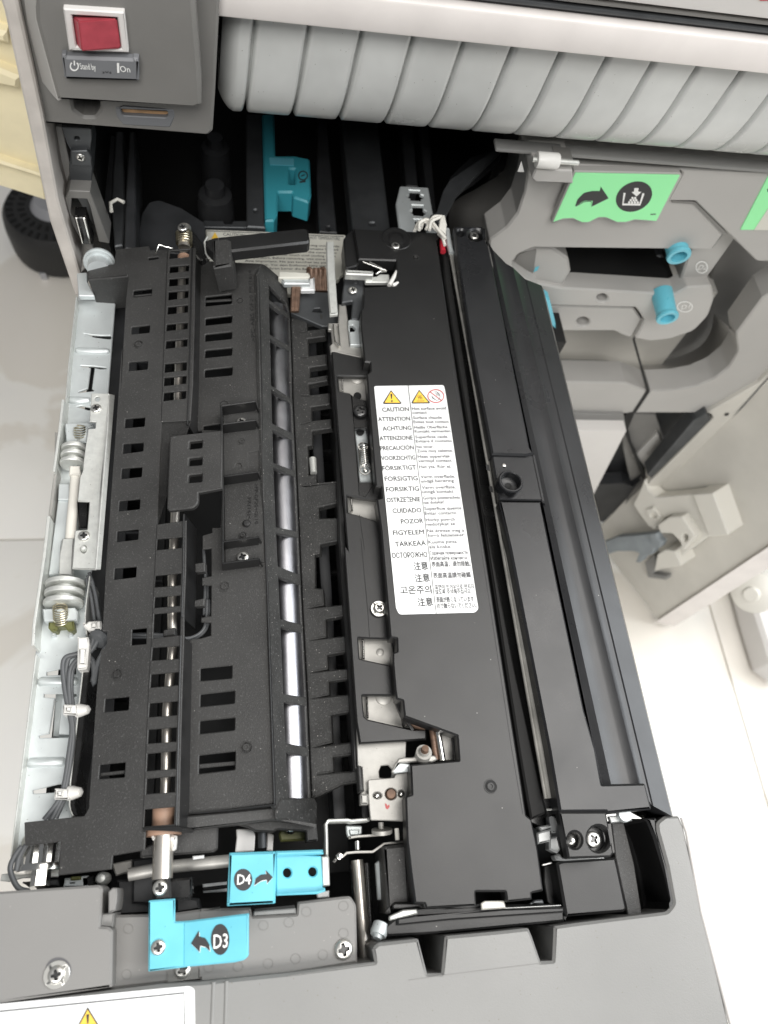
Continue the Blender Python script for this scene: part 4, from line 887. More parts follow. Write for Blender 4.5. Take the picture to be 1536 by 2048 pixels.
# sloping walls beside the channel
def chwall(s, wpx=3.2, dv=(.0055, .0, -.021), m='black_satin'):
    q = [p[:2] for p in px(s)]
    return plate('channel_wall', PU.up(.0008), stroke(q, wpx), .02, m, pg, rnd=0, bev=.0005, dirv=V(dv))
chwall('Z4 852,288 842,700 833,1100 822,1345'); chwall('B1 1252,1115 1248,1500 1238,1822'); chwall('B2 1232,238 1215,900 1200,1540')
plate('channel_end', PU.up(.001), 'B2 975,1552 1225,1540 1260,1560 1240,1580 975,1570', .016, 'black_satin', pg, rnd=0, bev=.0004)
# right plate
rp_holes = rh(['Z4 932,580 1090,563 1090,620 930,637', 'Z4 932,710 1092,692 1090,735 930,752', 'Z4 930,805 1092,788 1090,832 928,848', 'Z4 930,900 1093,885 1091,930 927,947', 'Z4 928,1018 1095,1000 1092,1050 926,1065', 'Z4 920,1355 1022,1340 1020,1380 918,1395',
  'B4 385,438 588,418 588,500 384,518', 'B4 385,605 606,580 604,660 383,684', 'B4 382,775 607,752 605,832 380,857', 'B4 376,995 610,968 607,1085 374,1113'], 2.5)
rp = plate('right_plate', PRp, 'Z4 860,350 900,362 1270,380 1245,440 1265,1100 | B3 775,100 790,650 810,1100 | B4 820,300 835,700 858,1306 | B4 300,1378 300,1300 | B2 1260,900 1275,300 | B3 330,1590 388,1588 452,1570 452,1490 390,1485 390,1455 452,1445 455,1250 395,1248 395,1200 455,1190 455,1012 398,1020 398,930 460,912 460,880 515,878 | B3 530,600 540,262 370,262 | Z4 860,1320', .0014, 'black_grain', pg, rnd=0, bev=.0005, holes=rp_holes, label='grained black plate between the channel and the roller')
for s in ('Z4 932,600 1090,590 1090,602 931,612', 'B4 377,1050 610,1030 609,1056 376,1078'):
    plate('slot_bar', PRp.up(-.003), s, .001, 'black_grain', rp, rnd=0, bev=.0003)
bump_(PRp, *p1('B4 682,943'), 11, rp); bump_(PRp, *p1('B3 540,1258'), 10, rp); ring(PRp, *p1('Z4 1140,605'), 6, rp); ring(PRp, *p1('Z4 1045,1225'), 8, rp)
bm = bmesh.new(); text_bm(bm, '>PC-ABS GF20 FR(16)<', PRp, *p1('Z4 1232,850'), *p1('Z4 1210,420'), 6, lift=.0002)
me = bpy.data.meshes.new('moulded_text'); bm.to_mesh(me); bm.free(); link('moulded_text', me, 'black_satin', rp)
plate('edge_lip', PRp.up(.0016), stroke([p1('Z4 1250,440'), p1('Z4 1268,1100'), p1('B3 785,650'), p1('B3 812,1250'), p1('B4 838,700'), p1('B4 858,1306')], 3), .004, 'black_satin', rp, rnd=0, bev=.0006)
plate('edge_lip', PRp.up(.0016), stroke([p1('B4 275,1372'), p1('B4 560,1345'), p1('B4 858,1308')], 3.2), .007, 'black_satin', rp, rnd=0, bev=.0006)
# void and hooks under the wire gap
for s in ('B3 350,1110 415,1100 415,1160 352,1165', 'B3 348,1345 412,1330 410,1380 346,1385', 'B2 1115,205,4 1190,185,4 1195,240 1112,250'):
    plate('wire_hook', PU.up(-.004), s, .004, 'black_grain', pg, rnd=2, bev=.0005)
# tab plate over the opening
PT = Tl(-.03, .0135, .20)
tb = plate('tab_plate', PT, 'B3 190,298,12 215,290 525,256,3 524,628,3 372,656,3 372,722,22 340,755,22 182,770,14 172,755', .003, 'black_grain', pg, rnd=0, bev=.0007, holes=rh(['B3 315,328 398,320 396,368 312,378', 'B3 312,436 397,426 395,478 308,484', 'B3 310,543 397,533 395,585 307,592'], 2.5), label='raised tab plate with three small slots')
# tray with cross walls
PTr = PRp.up(.011)
tr = plate('tray_floor', PRp.up(.0008), 'B3 530,110 770,80 775,300 790,650 795,1100 545,1130', .001, 'black_grain', pg, rnd=0, bev=.0003, holes=['B3 690,400,3 775,385,3 780,520,3 695,512,3', [(q[0], q[1], 0) for q in circ_px(280+628/3.2, 780+486/3.2, 6.5, 16)]], label='shallow tray with cross walls and two screws')
def twall(s, wpx=3.2, h=.0105): return plate('tray_wall', PTr, stroke([p[:2] for p in px(s)], wpx), h, 'black_satin', tr, rnd=0, bev=.0005, dirv=V((0, 0, -h)))
twall('B3 520,98 530,600 528,1108', 3.4); twall('B3 520,98 740,68'); twall('B3 528,215 742,188'); twall('B3 536,550 755,520'); twall('B3 532,968 760,938'); twall('B3 528,1106 764,1076')
for s, e in (('B3 738,68', 'B3 768,150'), ('B3 742,188', 'B3 768,245'), ('B3 755,520', 'B3 775,570'), ('B3 760,938', 'B3 782,975'), ('B3 764,1076', 'B3 788,1125')):
    a = PTr.at(*p1(s)); b = PRp.at(*p1(e)); 
    hull('wall_end', [a, b, a-V((0, 0, .008)), b-V((0, 0, .004)), a+V((0, -.001, 0)), b+V((0, -.001, 0))], 'black_satin', tr, bev=.0001)
screw(PRp.up(.001), *p1('B3 648,205'), 10, tr); screw(PRp.up(.001), *p1('B3 658,1070'), 12, tr)
bump_(PRp.up(.0008), *p1('B3 650,330'), 7, tr)
c = PRp.up(.0008).at(*p1('B3 684,855')); lathe('tray_boss', [(0, .0012), (.0018, .001), (.0026, 0)], c, (0, 0, 1), 'black_satin', tr, 20); bump_(PRp.up(.0008), *p1('B3 658,930'), 7, tr)
for (s1, s2, t) in (('B3 735,600', 'B3 735,860', '>PP-GF20+GL10'), ('B3 690,690', 'B3 690,830', 'FR(16)<')):
    bm = bmesh.new(); text_bm(bm, t, PRp.up(.0008), *p1(s1), *p1(s2), 6, lift=.0003)
    me = bpy.data.meshes.new('moulded_text'); bm.to_mesh(me); bm.free(); link('moulded_text', me, 'black_satin', tr)
# lattice over the roller
PLt = Tl(.0105, .0, -1.3)
def Lz(s): return [(a, b, c) for a, b, c in px(s)]
fins = [('Z4 1290,590', 'Z4 1415,700', 9, 11), ('Z4 1302,800', 'Z4 1425,893', 9, 11), ('Z4 1310,1105', 'Z4 1440,1205', 9, 12), ('B3 825,215', 'B3 982,300', 15, 15), ('B3 840,460', 'B3 990,535', 11, 13), ('B3 850,875', 'B3 1005,925', 13, 14), ('B3 860,1140', 'B3 1030,1215', 22, 22), ('B3 870,1470', 'B3 1040,1528', 17, 18), ('B4 880,605', 'B4 1055,650', 17, 18), ('B4 890,925', 'B4 1075,972', 20, 19)]
rail_in = lambda v: (lambda t: t)(None)
def lx(side, v):
    if side == 'L': tab = [(540, 519), (767, 525), (983, 531), (1124, 538), (1294, 546), (1419, 551), (1600, 560)]     # left band edge
    else: tab = [(590, 569), (627, 580), (780, 582), (999, 592.5), (1217, 602), (1387, 611), (1595, 619)]
    for (v0, x0), (v1, x1) in zip(tab, tab[1:]):
        if v <= v1: return x0+(x1-x0)*(v-v0)/(v1-v0)
    return tab[-1][1]
wins = []
tops = [(lx('L', 562)+6, 562, lx('R', 610)-3, 612)]
F2 = []
for s, e, h0, h1 in fins:
    a = p1(s); b = p1(e); F2.append((a, b, h0/2, h1/2))
prev = None
pts0 = ((530, 565), (574, 607))
for i, (a, b, h0, h1) in enumerate(F2+[((p1('B4 905,1268')[0], p1('B4 905,1262')[1]), p1('B4 1085,1266'), 0, 0)]):
    if prev is None: ul, ur = pts0
    else: pa, pb, q0, q1 = prev; ul = (pa[0]+2, pa[1]+q0+1); ur = (pb[0]-1, pb[1]+q1)
    ll = (a[0]+5, a[1]-h0+2); lr = (b[0]-1, b[1]-h1)
    ul = (lx('L', ul[1])+18, ul[1]+5); ll = (lx('L', ll[1])+18, ll[1]+5)
    ur = (lx('R', ur[1])-1, ur[1]); lr = (lx('R', lr[1])-1, lr[1])
    wins.append([(ul[0], ul[1], 1), (ur[0], ur[1], 1), (lr[0], lr[1], 1), (ll[0], ll[1], 1)]); prev = (a, b, h0, h1)
lat = plate('roller_lattice', PLt, 'Z4 1270,380,3 1300,395 1420,500 1440,680 1455,1100 | B3 975,20 1008,700 1038,1400 | B4 1068,600 1095,1268 | B4 1120,1270 900,1290 880,1345 858,1310 | B3 812,1100 788,650 775,100 | Z4 1262,1100 1245,440', .0025, 'black_dusty', pg, rnd=0, bev=.0004, holes=wins, hr=1, label='slanted lattice of bars in front of the steel roller')
# steel roller under the lattice
yv = 1325; r_ = .0094; zc = -.0235
cA = Zp(zc).at(590, yv); PRr = PLt
rr_ = ray(573, yv); nn_ = PLt.n; tt_ = (-(r_+.0006)-(CAM-PLt.p).dot(nn_))/rr_.dot(nn_); cc_ = CAM+rr_*tt_
print('roller', cc_)
tube('steel_roller', [V((cc_.x, .034, cc_.z)), V((cc_.x, .378, cc_.z))], r_, 'roller_steel', pg, n=48, label='polished steel roller behind the lattice')
tube('roller_journal', [V((cc_.x, .378, cc_.z)), V((cc_.x, .405, cc_.z))], .004, 'steel_dark', pg, n=24)
# claw plate
PCl = Tl(.036, -.033, .28)
plate('claw_plate', PCl, 'B5 20,200 80,235 300,235,8 300,275 185,292,3 185,350 315,335,6 315,390 190,408,3 195,530 325,512,6 325,590 205,608 205,680 330,660,5 330,700 200,725 205,800 345,785,8 345,865 215,885 218,980 355,965,6 358,1030 222,1052 222,1150 190,1155 195,1360 250,1355 252,1415 160,1432 168,1440 395,1410,8 | B3 1262,720 1140,750 1145,820 1275,815,8 1280,960 1150,985 1150,1045 1115,1050 1118,1265 1170,1270 1175,1375 1075,1395 1310,1370,5 1318,1440 1185,1465 1190,1580 1085,1600 1325,1570,6 | B4 1335,325 1195,350 1200,440 1095,462 1340,435,5 1348,500 1205,520 1208,605 1100,628 1355,600,5 1362,710 1220,735 1228,910 1115,940 1370,905,5 1378,985 1230,1005 1235,1100 1130,1115 1385,1090,5 1392,1165 1290,1180 1220,1215 1135,1258 | B4 1095,1270 1068,600 | B3 1038,1400 1008,700 975,20 | Z4 1455,1100 1440,680 1400,560', .006, 'black_dusty', pg, rnd=1, bev=.0009, label='dusty black comb plate with claws pointing right')
for s in ('B5 160,1432 395,1410', 'B5 150,535 195,530', 'B5 150,800 205,800', 'B5 150,1000 218,980', 'B5 140,360 185,350'):
    plate('claw_step', PCl.up(.0012), stroke([p[:2] for p in px(s)], 3), .001, 'black_dusty', pg, rnd=0, bev=.0002)
lathe('claw_pivot', [(0, .012), (.0022, .012), (.0025, 0)], Zp(-.035).at(*p1('B3 1105,440')), (0, -1, .1), 'zinc_light', pg, 16)
# lower end block of the guide
plate('end_block', Pl(PLt.p+PLt.n*.001, PLt.n), 'B4 905,1262 1118,1270,6 1135,1300 1130,1445,6 1000,1430 870,1400 862,1345', .03, 'black_dusty', pg, rnd=2, bev=.0012, dirv=V((0, 0, -.018)))
plate('lower_skirt', Zp(-.014), 'B4 240,1370 870,1330 890,1400 1000,1420 1130,1440 1140,1540,4 1065,1550 1060,1480 880,1470 850,1485 740,1480 690,1455 610,1430 560,1445 500,1440 495,1590,4 470,1612 0,1650 0,1600 230,1480', .010, 'black_grain', pg, rnd=2, bev=.0008)
plate('skirt_face', Zp(-.006), 'B4 240,1388 855,1325 900,1350 905,1400 1130,1445 1000,1425 850,1410 230,1480', .010, 'black_grain', pg, rnd=1, bev=.0008)
plate('olive_clamp', Zp(-.024), 'B4 888,1500 900,1470 1060,1462 1062,1535 900,1545', .008, 'olive', dw, rnd=2, bev=.0008)
lathe('clamp_ball', [(0, .003), (.002, .0022), (.003, 0)], Zp(-.020).at(*p1('B4 965,1460')), (0, 0, 1), 'polished_steel', dw, 16)
# long steel shaft
sh = thing('guide_shaft', 'long steel shaft running under the channel of the black guide', 'shaft', (-.03, .2, -.004))
PSh = Zp(-.004)
tubepx('shaft_rod', PSh, 'Z4 798,235 797,300 770,1080 | B1 1195,1130 1175,1560 | B2 1175,350 1140,750 1130,1250 1120,1480', .00255, 'shaft_steel', sh, n=24)
tubepx('shaft_end', Zp(-.002), 'B2 1118,1560 1108,1905', .0047, 'shaft_steel', sh, n=28)
c = PSh.at(*p1('B2 1118,1540')); axd = (PSh.at(*p1('B2 1130,1250'))-c).normalized()
lathe('bushing', [(.002, .0105), (.0052, .0105), (.0056, .0100), (.0056, 0), (.0052, -.001)], c, axd, 'bushing_brown', sh, 32)
lathe('bushing_flange', [(.002, -.0015), (.0084, -.0015), (.0086, -.003), (.0084, -.0045), (.002, -.0045)], c, axd, 'bushing_brown', sh, 36)
plate('retaining_clip', Zp(.001), 'B2 1030,1605,4 1085,1610 1100,1605 1100,1640 1040,1640', .006, 'white_plastic', sh, rnd=2, bev=.001)
plate('retaining_clip', Zp(.001), 'B2 1142,1605 1205,1605,4 1205,1645 1198,1700,6 1175,1715,4 1168,1650 1142,1640', .006, 'white_plastic', sh, rnd=2, bev=.001)
c2 = PSh.at(*p1('D1 1085,1110')); lathe('bushing', [(.002, .003), (.0042, .003), (.0044, 0), (.002, 0)], c2, (0, -1, 0), 'bushing_brown', sh, 24)
plate('end_block', Zp(-.001), 'B2 1035,1925 1310,1890,3 1312,2010 1290,2048 1040,2048', .012, 'black_gloss', sh, rnd=2, bev=.001)
plate('end_strap', Zp(.002), 'B2 1070,1900 1160,1895 1165,2040 1060,2048', .003, 'black_satin', sh, rnd=2, bev=.0006)
screw(Zp(.0025), *p1('B2 1093,1965'), 15, sh, rot=.2)
a = Zp(.004).at(*p1('D1 1080,930')); b = Zp(.002).at(*p1('D1 1085,1010'))
spring('coil_spring', a+V((0, .003, 0)), b, .0052, .0006, 5.5, 'brass_spring', sh, label='pale torsion spring at the top of the shaft')
lathe('spring_core', [(.004, 0), (.0044, .018), (0, .018)], b-V((0, .003, 0)), (0, 1, .1), 'shaft_steel', sh, 24)
screw(Zp(.010), *p1('D1 1072,872'), 10, sh)
lathe('screw_post', [(.0032, 0), (.0032, -.012)], Zp(.0098).at(*p1('D1 1072,872')), (0, -.2, 1), 'black_gloss', sh, 20)
tubepx('spring_leg', Zp(.012), 'D1 995,1040 880,1010 850,1080', .0007, 'polished_steel', sh, n=8)
plate('strap_arm', Zp(-.002), 'D1 1090,860 1150,880 1240,1000 1265,1110 1225,1130 1150,1040 1140,960', .01, 'black_gloss', sh, rnd=3, bev=.001)
# top black lever with its block
ba = thing('black_lever', 'long flat black lever sticking out over the caution plate', 'lever', Zp(.02).at(520, 480))
plate('lever_bar', Zp(.02), 'C6 35,200 90,180 690,118,4 722,125,4 735,200,4 720,215 235,270 100,290 45,230', .006, 'black_satin', ba, rnd=0, bev=.0012, dirv=V((0, -.001, -.008)))
plate('pivot_block', Zp(.022), 'C6 85,195,3 180,185,3 205,200 210,365,3 88,385,3', .03, 'black_grain', ba, rnd=0, bev=.0015, dirv=V((.003, 0, -.022)))
tubepx('wire_spring', Zp(.01), 'C6 50,180 30,215 40,290 60,325 85,318', .0007, 'zinc_light', ba, n=8)
# ================================================================== FUSER UNIT COVER
fu = thing('fuser_unit', 'flat black fuser cover carrying the white multilingual hot surface label', 'fuser', (.1, .2, -.02))
P0 = Zp(0)
cv = plate('top_cover', P0, 'Z5 670,640,4 1190,665,6 | A 873,480 916,760 1033,1500 1053,1630 | B7 395,335 425,480 452,680,3 395,692,3 397,722 275,735,3 268,685,4 125,685,3 127,752,3 | B8 1160,658,3 1150,635 1100,632 1082,500 1060,310 1052,92 | B6 865,1815,2 900,1805,4 890,1600,4 1222,1572,4 1210,1405,3 850,1275,3 838,1165,3 795,1155,3 785,1080 770,905 770,838 800,828,3 798,740,4 752,733 740,590 690,0 | B5 675,1530 710,1520,3 705,1445,4 668,1440 605,660 632,635,2 630,575,3 590,570 | B5 562,300 565,215,6 580,192 585,50 | Z5 925,978,3 922,830,4 700,822', .010, 'black_satin', fu, rnd=0, bev=.0009, label='smooth black cover sheet')
# block at top-left edge and screw well
plate('cover_shoulder', Zp(-.004), 'Z5 610,705 640,660 672,640 720,825 690,860 625,875', .015, 'black_satin', fu, rnd=2, bev=.001)
c = P0.at(*p1('Z5 925,700')); 
lathe('screw_well', [(.0115, -.0002), (.0108, .0004), (.0085, .0004), (.007, -.0001), (.0055, .0002), (.0052, .0003)], c, (0, 0, 1), 'black_satin', cv, 32)
flat('well_hole', P0, [circ_px(480+925/2.954, 240+722/2.954, 14, 24, 11)], 'black_deep', cv)
screw(P0.up(.0005), *p1('Z5 918,745'), 8.5, fu)
bump_(P0, *p1('B7 196,176'), 12, cv); bump_(P0, *p1('Z5 1038,812'), 6, cv)
flat('well_hole', P0, [circ_px(*p1('B7 196,176'), 13, 24), ], 'black_deep', cv, lift=.0001)
flat('edge_seam', Zp(.0), [stroke([(884, 560), (908, 755), (948, 1000), (1024, 1500), (1046, 1628)], .8)], 'inner_dark', cv)
# ---- label
PLb = P0.up(.0004)
lb = plate('hot_surface_label', PLb, 'A 748,772,4 888,770,5 892,790 953,1195 957,1218,5 950,1225,4 798,1229,6 792,1215', .0003, 'label_white', fu, rnd=0, bev=0, label='white label listing cautions in many languages')
# map label-zoom coordinates
ZM['L1'] = (740, 760, 6.4); ZM['L2'] = (740, 990, 6.4)
flat('divider_line', PLb, [stroke([p1('L1 487,70'), p1('L1 620,1200'), p1('L2 665,20'), p1('L2 848,1515')], 1.1)], 'ink_dark', lb)
def L(s, a, b, h, k='L1'): return (s, *p1(k+' '+a), *p1(k+' '+b), h/6.4)
big = [L('CAUTION', '160,408', '500,398', 52), L('ATTENTION', '108,530', '515,520', 52), L('ACHTUNG', '165,650', '532,638', 52), L('ATTENZIONE', '126,775', '548,765', 54), L('PRECAUCIÓN', '135,903', '562,890', 54),
       L('VOORZICHTIG', '148,1030', '582,1020', 54), L('FÖRSIKTIGT', '163,1160', '590,1146', 56), L('FORSIGTIG', '192,1295', '612,1285', 58), L('FORSIKTIG', '208,1430', '630,1418', 58),
       L('OSTRZEŻENIE', '216,95', '645,82', 58, 'L2'), L('CUIDADO', '292,232', '660,222', 58, 'L2'), L('POZOR', '400,368', '684,358', 58, 'L2'), L('FIGYELEM', '298,515', '695,502', 60, 'L2'), L('TÄRKEÄÄ', '325,660', '717,645', 60, 'L2'), L('ОСТОРОЖНО', '286,810', '735,795', 66, 'L2'),
       L('注意', '565,955', '745,945', 78, 'L2'), L('注意', '580,1110', '768,1098', 78, 'L2'), L('고온주의', '390,1262', '790,1252', 80, 'L2'), L('注意', '616,1420', '808,1408', 82, 'L2')]
text('heading_text', big, PLb, 'ink_dark', lb, bold=.022)
sm = [L('Hot surface avoid', '540,385', '975,378', 36), L('contact', '545,436', '730,432', 36), L('Surface chaude', '555,502', '920,497', 36), L('Evitez tout contact', '560,555', '1010,550', 36), L('Heiße Oberfläche', '570,625', '992,618', 36), L('Kontakt vermeiden', '575,676', '1030,670', 36),
      L('Superficie calda', '583,748', '993,742', 36), L('Evitare il contatto', '590,802', '1048,796', 36), L('No tocar.', '600,875', '815,868', 36), L('Zona muy caliente.', '605,928', '1062,920', 36), L('Heet oppervlak', '615,1000', '1028,992', 38), L('vermijd contact', '620,1055', '1048,1048', 38),
      L('Het yta. Rör ej.', '632,1132', '1040,1124', 38), L('Varm overflade,', '650,1260', '1092,1252', 40), L('undgå berøring', '655,1315', '1075,1307', 40), L('Varm overflate,', '665,1396', '1100,1388', 40), L('unngå kontakt', '672,1452', '1070,1444', 40),
      L('Gorąca powierzchnia', '683,60', '1152,48', 40, 'L2'), L('nie dotykać', '690,118', '955,108', 40, 'L2'), L('Superficie quente', '698,196', '1172,186', 42, 'L2'), L('Evitar contacto', '705,256', '1108,248', 42, 'L2'), L('Horký povrch', '718,340', '1088,330', 42, 'L2'), L('nedotýkat se', '726,396', '1090,388', 42, 'L2'),
      L('Ne érintse meg a', '735,480', '1205,470', 42, 'L2'), L('forró felületeket!', '742,540', '1212,530', 42, 'L2'), L('Kuuma pinta', '752,624', '1112,615', 42, 'L2'), L('älä koske.', '760,686', '1045,680', 42, 'L2')]
text('advice_text', sm, PLb, 'ink_grey', lb, bold=.03)
s3 = [L('Горячая поверхность', '770,768', '1255,756', 44, 'L2'), L('Избегайте контакта', '780,834', '1240,824', 44, 'L2'), L('表面高温，请勿接触。', '792,915', '1290,905', 52, 'L2'), L('表面高温請勿碰觸', '812,1060', '1290,1050', 54, 'L2'),
      L('표면이 뜨거우므로 만지지', '835,1206', '1330,1196', 48, 'L2'), L('않도록 주의해주십시오.', '840,1268', '1300,1256', 48, 'L2'), L('表面が熱くなっています', '852,1372', '1330,1362', 56, 'L2'), L('ので触らないでください。', '862,1450', '1365,1440', 56, 'L2')]
text('advice_text', s3, PLb, 'ink_grey', lb, bold=.03)
for s, si in (('L1 268,132,8 404,296,8 392,308,6 178,308,6 165,296,8', 'L1 268,152 384,294 186,294'), ('L1 628,126,8 768,290,8 760,300,6 540,302,6 530,290,8', 'L1 628,146 745,288 550,290')):
    flat('warning_triangle', PLb, [s], 'ink_dark', lb, lift=.0002); flat('warning_field', PLb, [si], 'warning_yellow', lb, lift=.0004)
flat('warning_marks', PLb.up(.0002), ['L1 260,185,6 272,178,6 286,185,6 280,245 270,245', circ_px(740+280/6.4, 760+272/6.4, 1.9, 10), stroke([p1('L1 596,272'), p1('L1 694,270')], 1),
   stroke([p1('L1 618,195'), p1('L1 610,215'), p1('L1 628,230'), p1('L1 622,252')], 1.1), stroke([p1('L1 638,195'), p1('L1 630,215'), p1('L1 648,230'), p1('L1 642,252')], 1.1), stroke([p1('L1 655,195'), p1('L1 648,215'), p1('L1 666,230'), p1('L1 662,252')], 1.1)], 'ink_dark', lb, lift=.0003)
cx, cy = 740+842/6.4, 760+207/6.4
flat('prohibition_sign', PLb, [([(cx+16.8*math.cos(t)*1.0, cy+13.8*math.sin(t)) for t in [2*PI*k/32 for k in range(32)]], [[(cx+15*math.cos(t), cy+12*math.sin(t)) for t in [2*PI*k/32 for k in range(32)]]]),
   stroke([p1('L1 765,150'), p1('L1 920,268')], 1.6)], 'warning_red', lb)
flat('hand_outline', PLb, [stroke([p1('L1 '+q) for q in t.split(' ')], .7) for t in ('790,208 815,235 850,262 880,255 900,215', '820,155 850,150 880,170 900,210', '840,165 855,200', '858,162 872,202', '874,170 888,208', '790,208 800,232 830,250')], 'ink_grey', lb)
# ---- strip plate with windows left of the cover
PSt = Zp(-.010)
plate('strip_plate', PSt, 'B5 360,500,4 376,495 605,552 640,640 700,1500 760,1885 | B6 740,590 800,900 850,1270 905,1362,3 1000,1362 1000,1430 862,1440,3 545,1460,6 520,1300 440,100 | B5 475,1885 400,1000', .0035, 'black_satin', fu, rnd=0, bev=.0008,
   holes=['B5 402,668,2 608,672 610,840 530,822 492,792 490,788 412,772', 'B5 522,1035,4 604,1032,4 640,1410,4 556,1412,4', 'B5 470,1502,3 560,1522 690,1535 695,1690 555,1642 472,1622,3', 'B6 535,736,4 620,742 760,745 775,840 760,925 545,878,4', 'B6 563,1130,4 770,1130 810,1230 905,1362 600,1292 575,1272,4'], label='narrow black strip with cut windows beside the cover')
plate('strip_front', Zp(-.006), 'B6 545,735 600,600 605,590 590,1 | B5 545,1885 555,1640 560,1530 540,1400 490,800 430,780 395,660 400,1000 470,1520 480,1640 510,1885 | B6 500,400 530,735', .003, 'black_satin', fu, rnd=0) if False else None
plate('inner_ledge', Zp(-.0097), 'B5 496,800 532,822 608,840 650,1440 600,1520 548,1505', .003, 'black_gloss', fu, rnd=1, bev=.0006, holes=['B5 522,1035,4 604,1032,4 640,1410,4 556,1412,4'])
flat('ledge_seam', PSt, [stroke([p1('B5 555,1640'), p1('B5 590,1885')], 1), stroke([p1('B6 552,60'), p1('B6 600,560'), p1('B6 612,745')], 1)], 'black_deep', fu)
under = plate('steel_plate', Zp(-.0165), 'B5 400,600 620,600 650,1000 720,1700 760,1885 | B6 800,1160 | B6 862,1440 858,1560 | B6 868,1660 885,1660 1000,1700 | B6 862,1990 618,1980,8 605,1870 555,1870,3 548,1800,3 570,1780 560,1620 530,1610 525,1460 | B6 520,1000 | B5 470,1500', .0015, 'warm_steel', fu, rnd=0, bev=.0004, holes=['B6 675,1650,3 690,1610,8 740,1605,8 770,1640 755,1700,3 680,1690,3'], label='bare steel plate under the black strip')
def domed(s, r, par, m='warm_steel', z=-.0165, dr=.35):
    c = Zp(z).at(*p1(s)); R = r/1500*(c-CAM).dot(fwd)
    return lathe('rivet', [(0, R*dr), (R*.3, R*dr*.95), (R*.35, R*dr*1.1), (R*.7, R*dr), (R*.95, R*dr*.5), (R, 0)], c, (0, 0, 1), m, par, 28)
domed('B5 538,690', 14, under); domed('B6 708,1140', 17, under, dr=.3); domed('B6 683,835', 8, under)
for s in ('B5 432,690 440,690 445,770 436,770', 'B5 492,1525 502,1525 512,1610 500,1612', 'B6 560,745 575,745 580,880 565,880', 'B6 585,1140 600,1140 607,1285 592,1285'):
    plate('spring_tab', Zp(-.012), s, .003, 'polished_steel', under, rnd=0, bev=.0006)
for q_ in ((560, 1060), (540, 812)): flat('tab_hole', Zp(-.0150 if q_[1] > 1000 else -.0165), [circ_px(560+q_[0]/3.491, 560+q_[1]/3.491, 8)], 'black_deep', under)
plate('spring_bed', Zp(-.0158), 'B5 522,1035 606,1032 642,1412 556,1412', .0005, 'galvanised', under, rnd=3)
a = Zp(-.011).at(*p1('B5 578,1150')); b = Zp(-.011).at(*p1('B5 592,1300'))
spring('tension_spring', a, b, .0030, .00045, 11, 'polished_steel', fu, label='small steel tension spring in the slot')
def hoop(name, c, R, r, mname, par):
    P = [c+V((math.cos(2*PI*k/24), math.sin(2*PI*k/24), 0))*R for k in range(25)]
    return tube(name, P, r, mname, par, n=6)
hoop('spring_eye', Zp(-.0095).at(*p1('B5 592,1328')), .0032, .00045, 'polished_steel', fu); hoop('spring_eye', Zp(-.0095).at(*p1('B5 578,1165')), .0030, .00045, 'polished_steel', fu)
lathe('eye_post', [(0, .002), (.0012, .0015), (.0014, 0)], Zp(-.0115).at(*p1('B5 595,1335')), (0, 0, 1), 'polished_steel', fu, 12)
screw(PSt.up(.002), *p1('B5 562,918'), 14, fu, 'screw_dark')
screw(PSt.up(.001), *p1('B6 674,540'), 11.5, fu, washer=1.4, rot=.7, hgt=.6)
# small parts on the bare steel foot plate
ft = plate('foot_plate', Zp(-.013), 'B6 600,1705,10 780,1690,3 790,1665 885,1655 | B6 860,1985 618,1982,10 606,1850', .0012, 'warm_steel', fu, rnd=0, bev=.0004, holes=[[(q[0], q[1], 0) for q in circ_px(560+758/3.4136, 1060+1802/3.4136, 12, 20)], [(q[0], q[1], 0) for q in circ_px(560+665/3.4136, 1060+1812/3.4136, 9, 18, 7)], [(q[0], q[1], 0) for q in circ_px(560+828/3.4136, 1060+1800/3.4136, 7.5, 16)]], label='small steel foot plate with three holes and a red paint mark')
lathe('brown_stud', [(0, .001), (.0022, .001), (.0028, 0), (.0028, -.004)], Zp(-.0138).at(*p1('B6 758,1802')), (0, 0, 1), 'copper_dark', ft, 20)
for s in ('B6 660,1815', 'B6 826,1803'): lathe('dimple', [(0, .0016), (.0008, .0013), (.0013, 0), (.0014, -.002)], Zp(-.0138).at(*p1(s)), (0, 0, 1), 'polished_steel', ft, 16)
flat('paint_mark', Zp(-.013), ['B6 715,1865 728,1872 732,1885 745,1872 748,1890 735,1908 722,1900'], 'warning_red', ft, rnd=1)
plate('bent_arm', Zp(-.004), 'B6 765,1640 810,1560,3 850,1552 900,1552 950,1535 1060,1540,10 1075,1570,6 1040,1585 940,1582 830,1590 800,1600 770,1660', .0018, 'warm_steel', fu, rnd=1, bev=.0006, dirv=V((0, 0, -.0035)))
plate('arm_face', Zp(-.0075), 'B6 768,1645 815,1590 885,1595 880,1650 780,1662', .001, 'galvanised', fu, rnd=0)
lathe('arm_post', [(0, .006), (.0024, .006), (.003, .004), (.0042, .004), (.0042, -.001)], Zp(-.004).at(*p1('B6 975,1540')), (0, .3, 1), 'warm_steel', fu, 20)
lathe('arm_cap', [(0, .0085), (.0018, .0085), (.0022, .006)], Zp(-.004).at(*p1('B6 975,1540')), (0, .3, 1), 'copper_dark', fu, 16)
plate('inner_roll', Zp(-.012), 'B6 1060,1370 1190,1420 1210,1575 1100,1575 1075,1450', .01, 'warm_steel', fu, rnd=0)
tubepx('roll_shaft', Zp(-.010), 'B6 1035,1350 1065,1570', .0016, 'copper_dark', fu); tubepx('roll_shaft', Zp(-.009), 'B6 1078,1380 1110,1575', .0018, 'polished_steel', fu); tubepx('roll_shaft', Zp(-.009), 'B6 1180,1420 1200,1575', .001, 'black_gloss', fu)
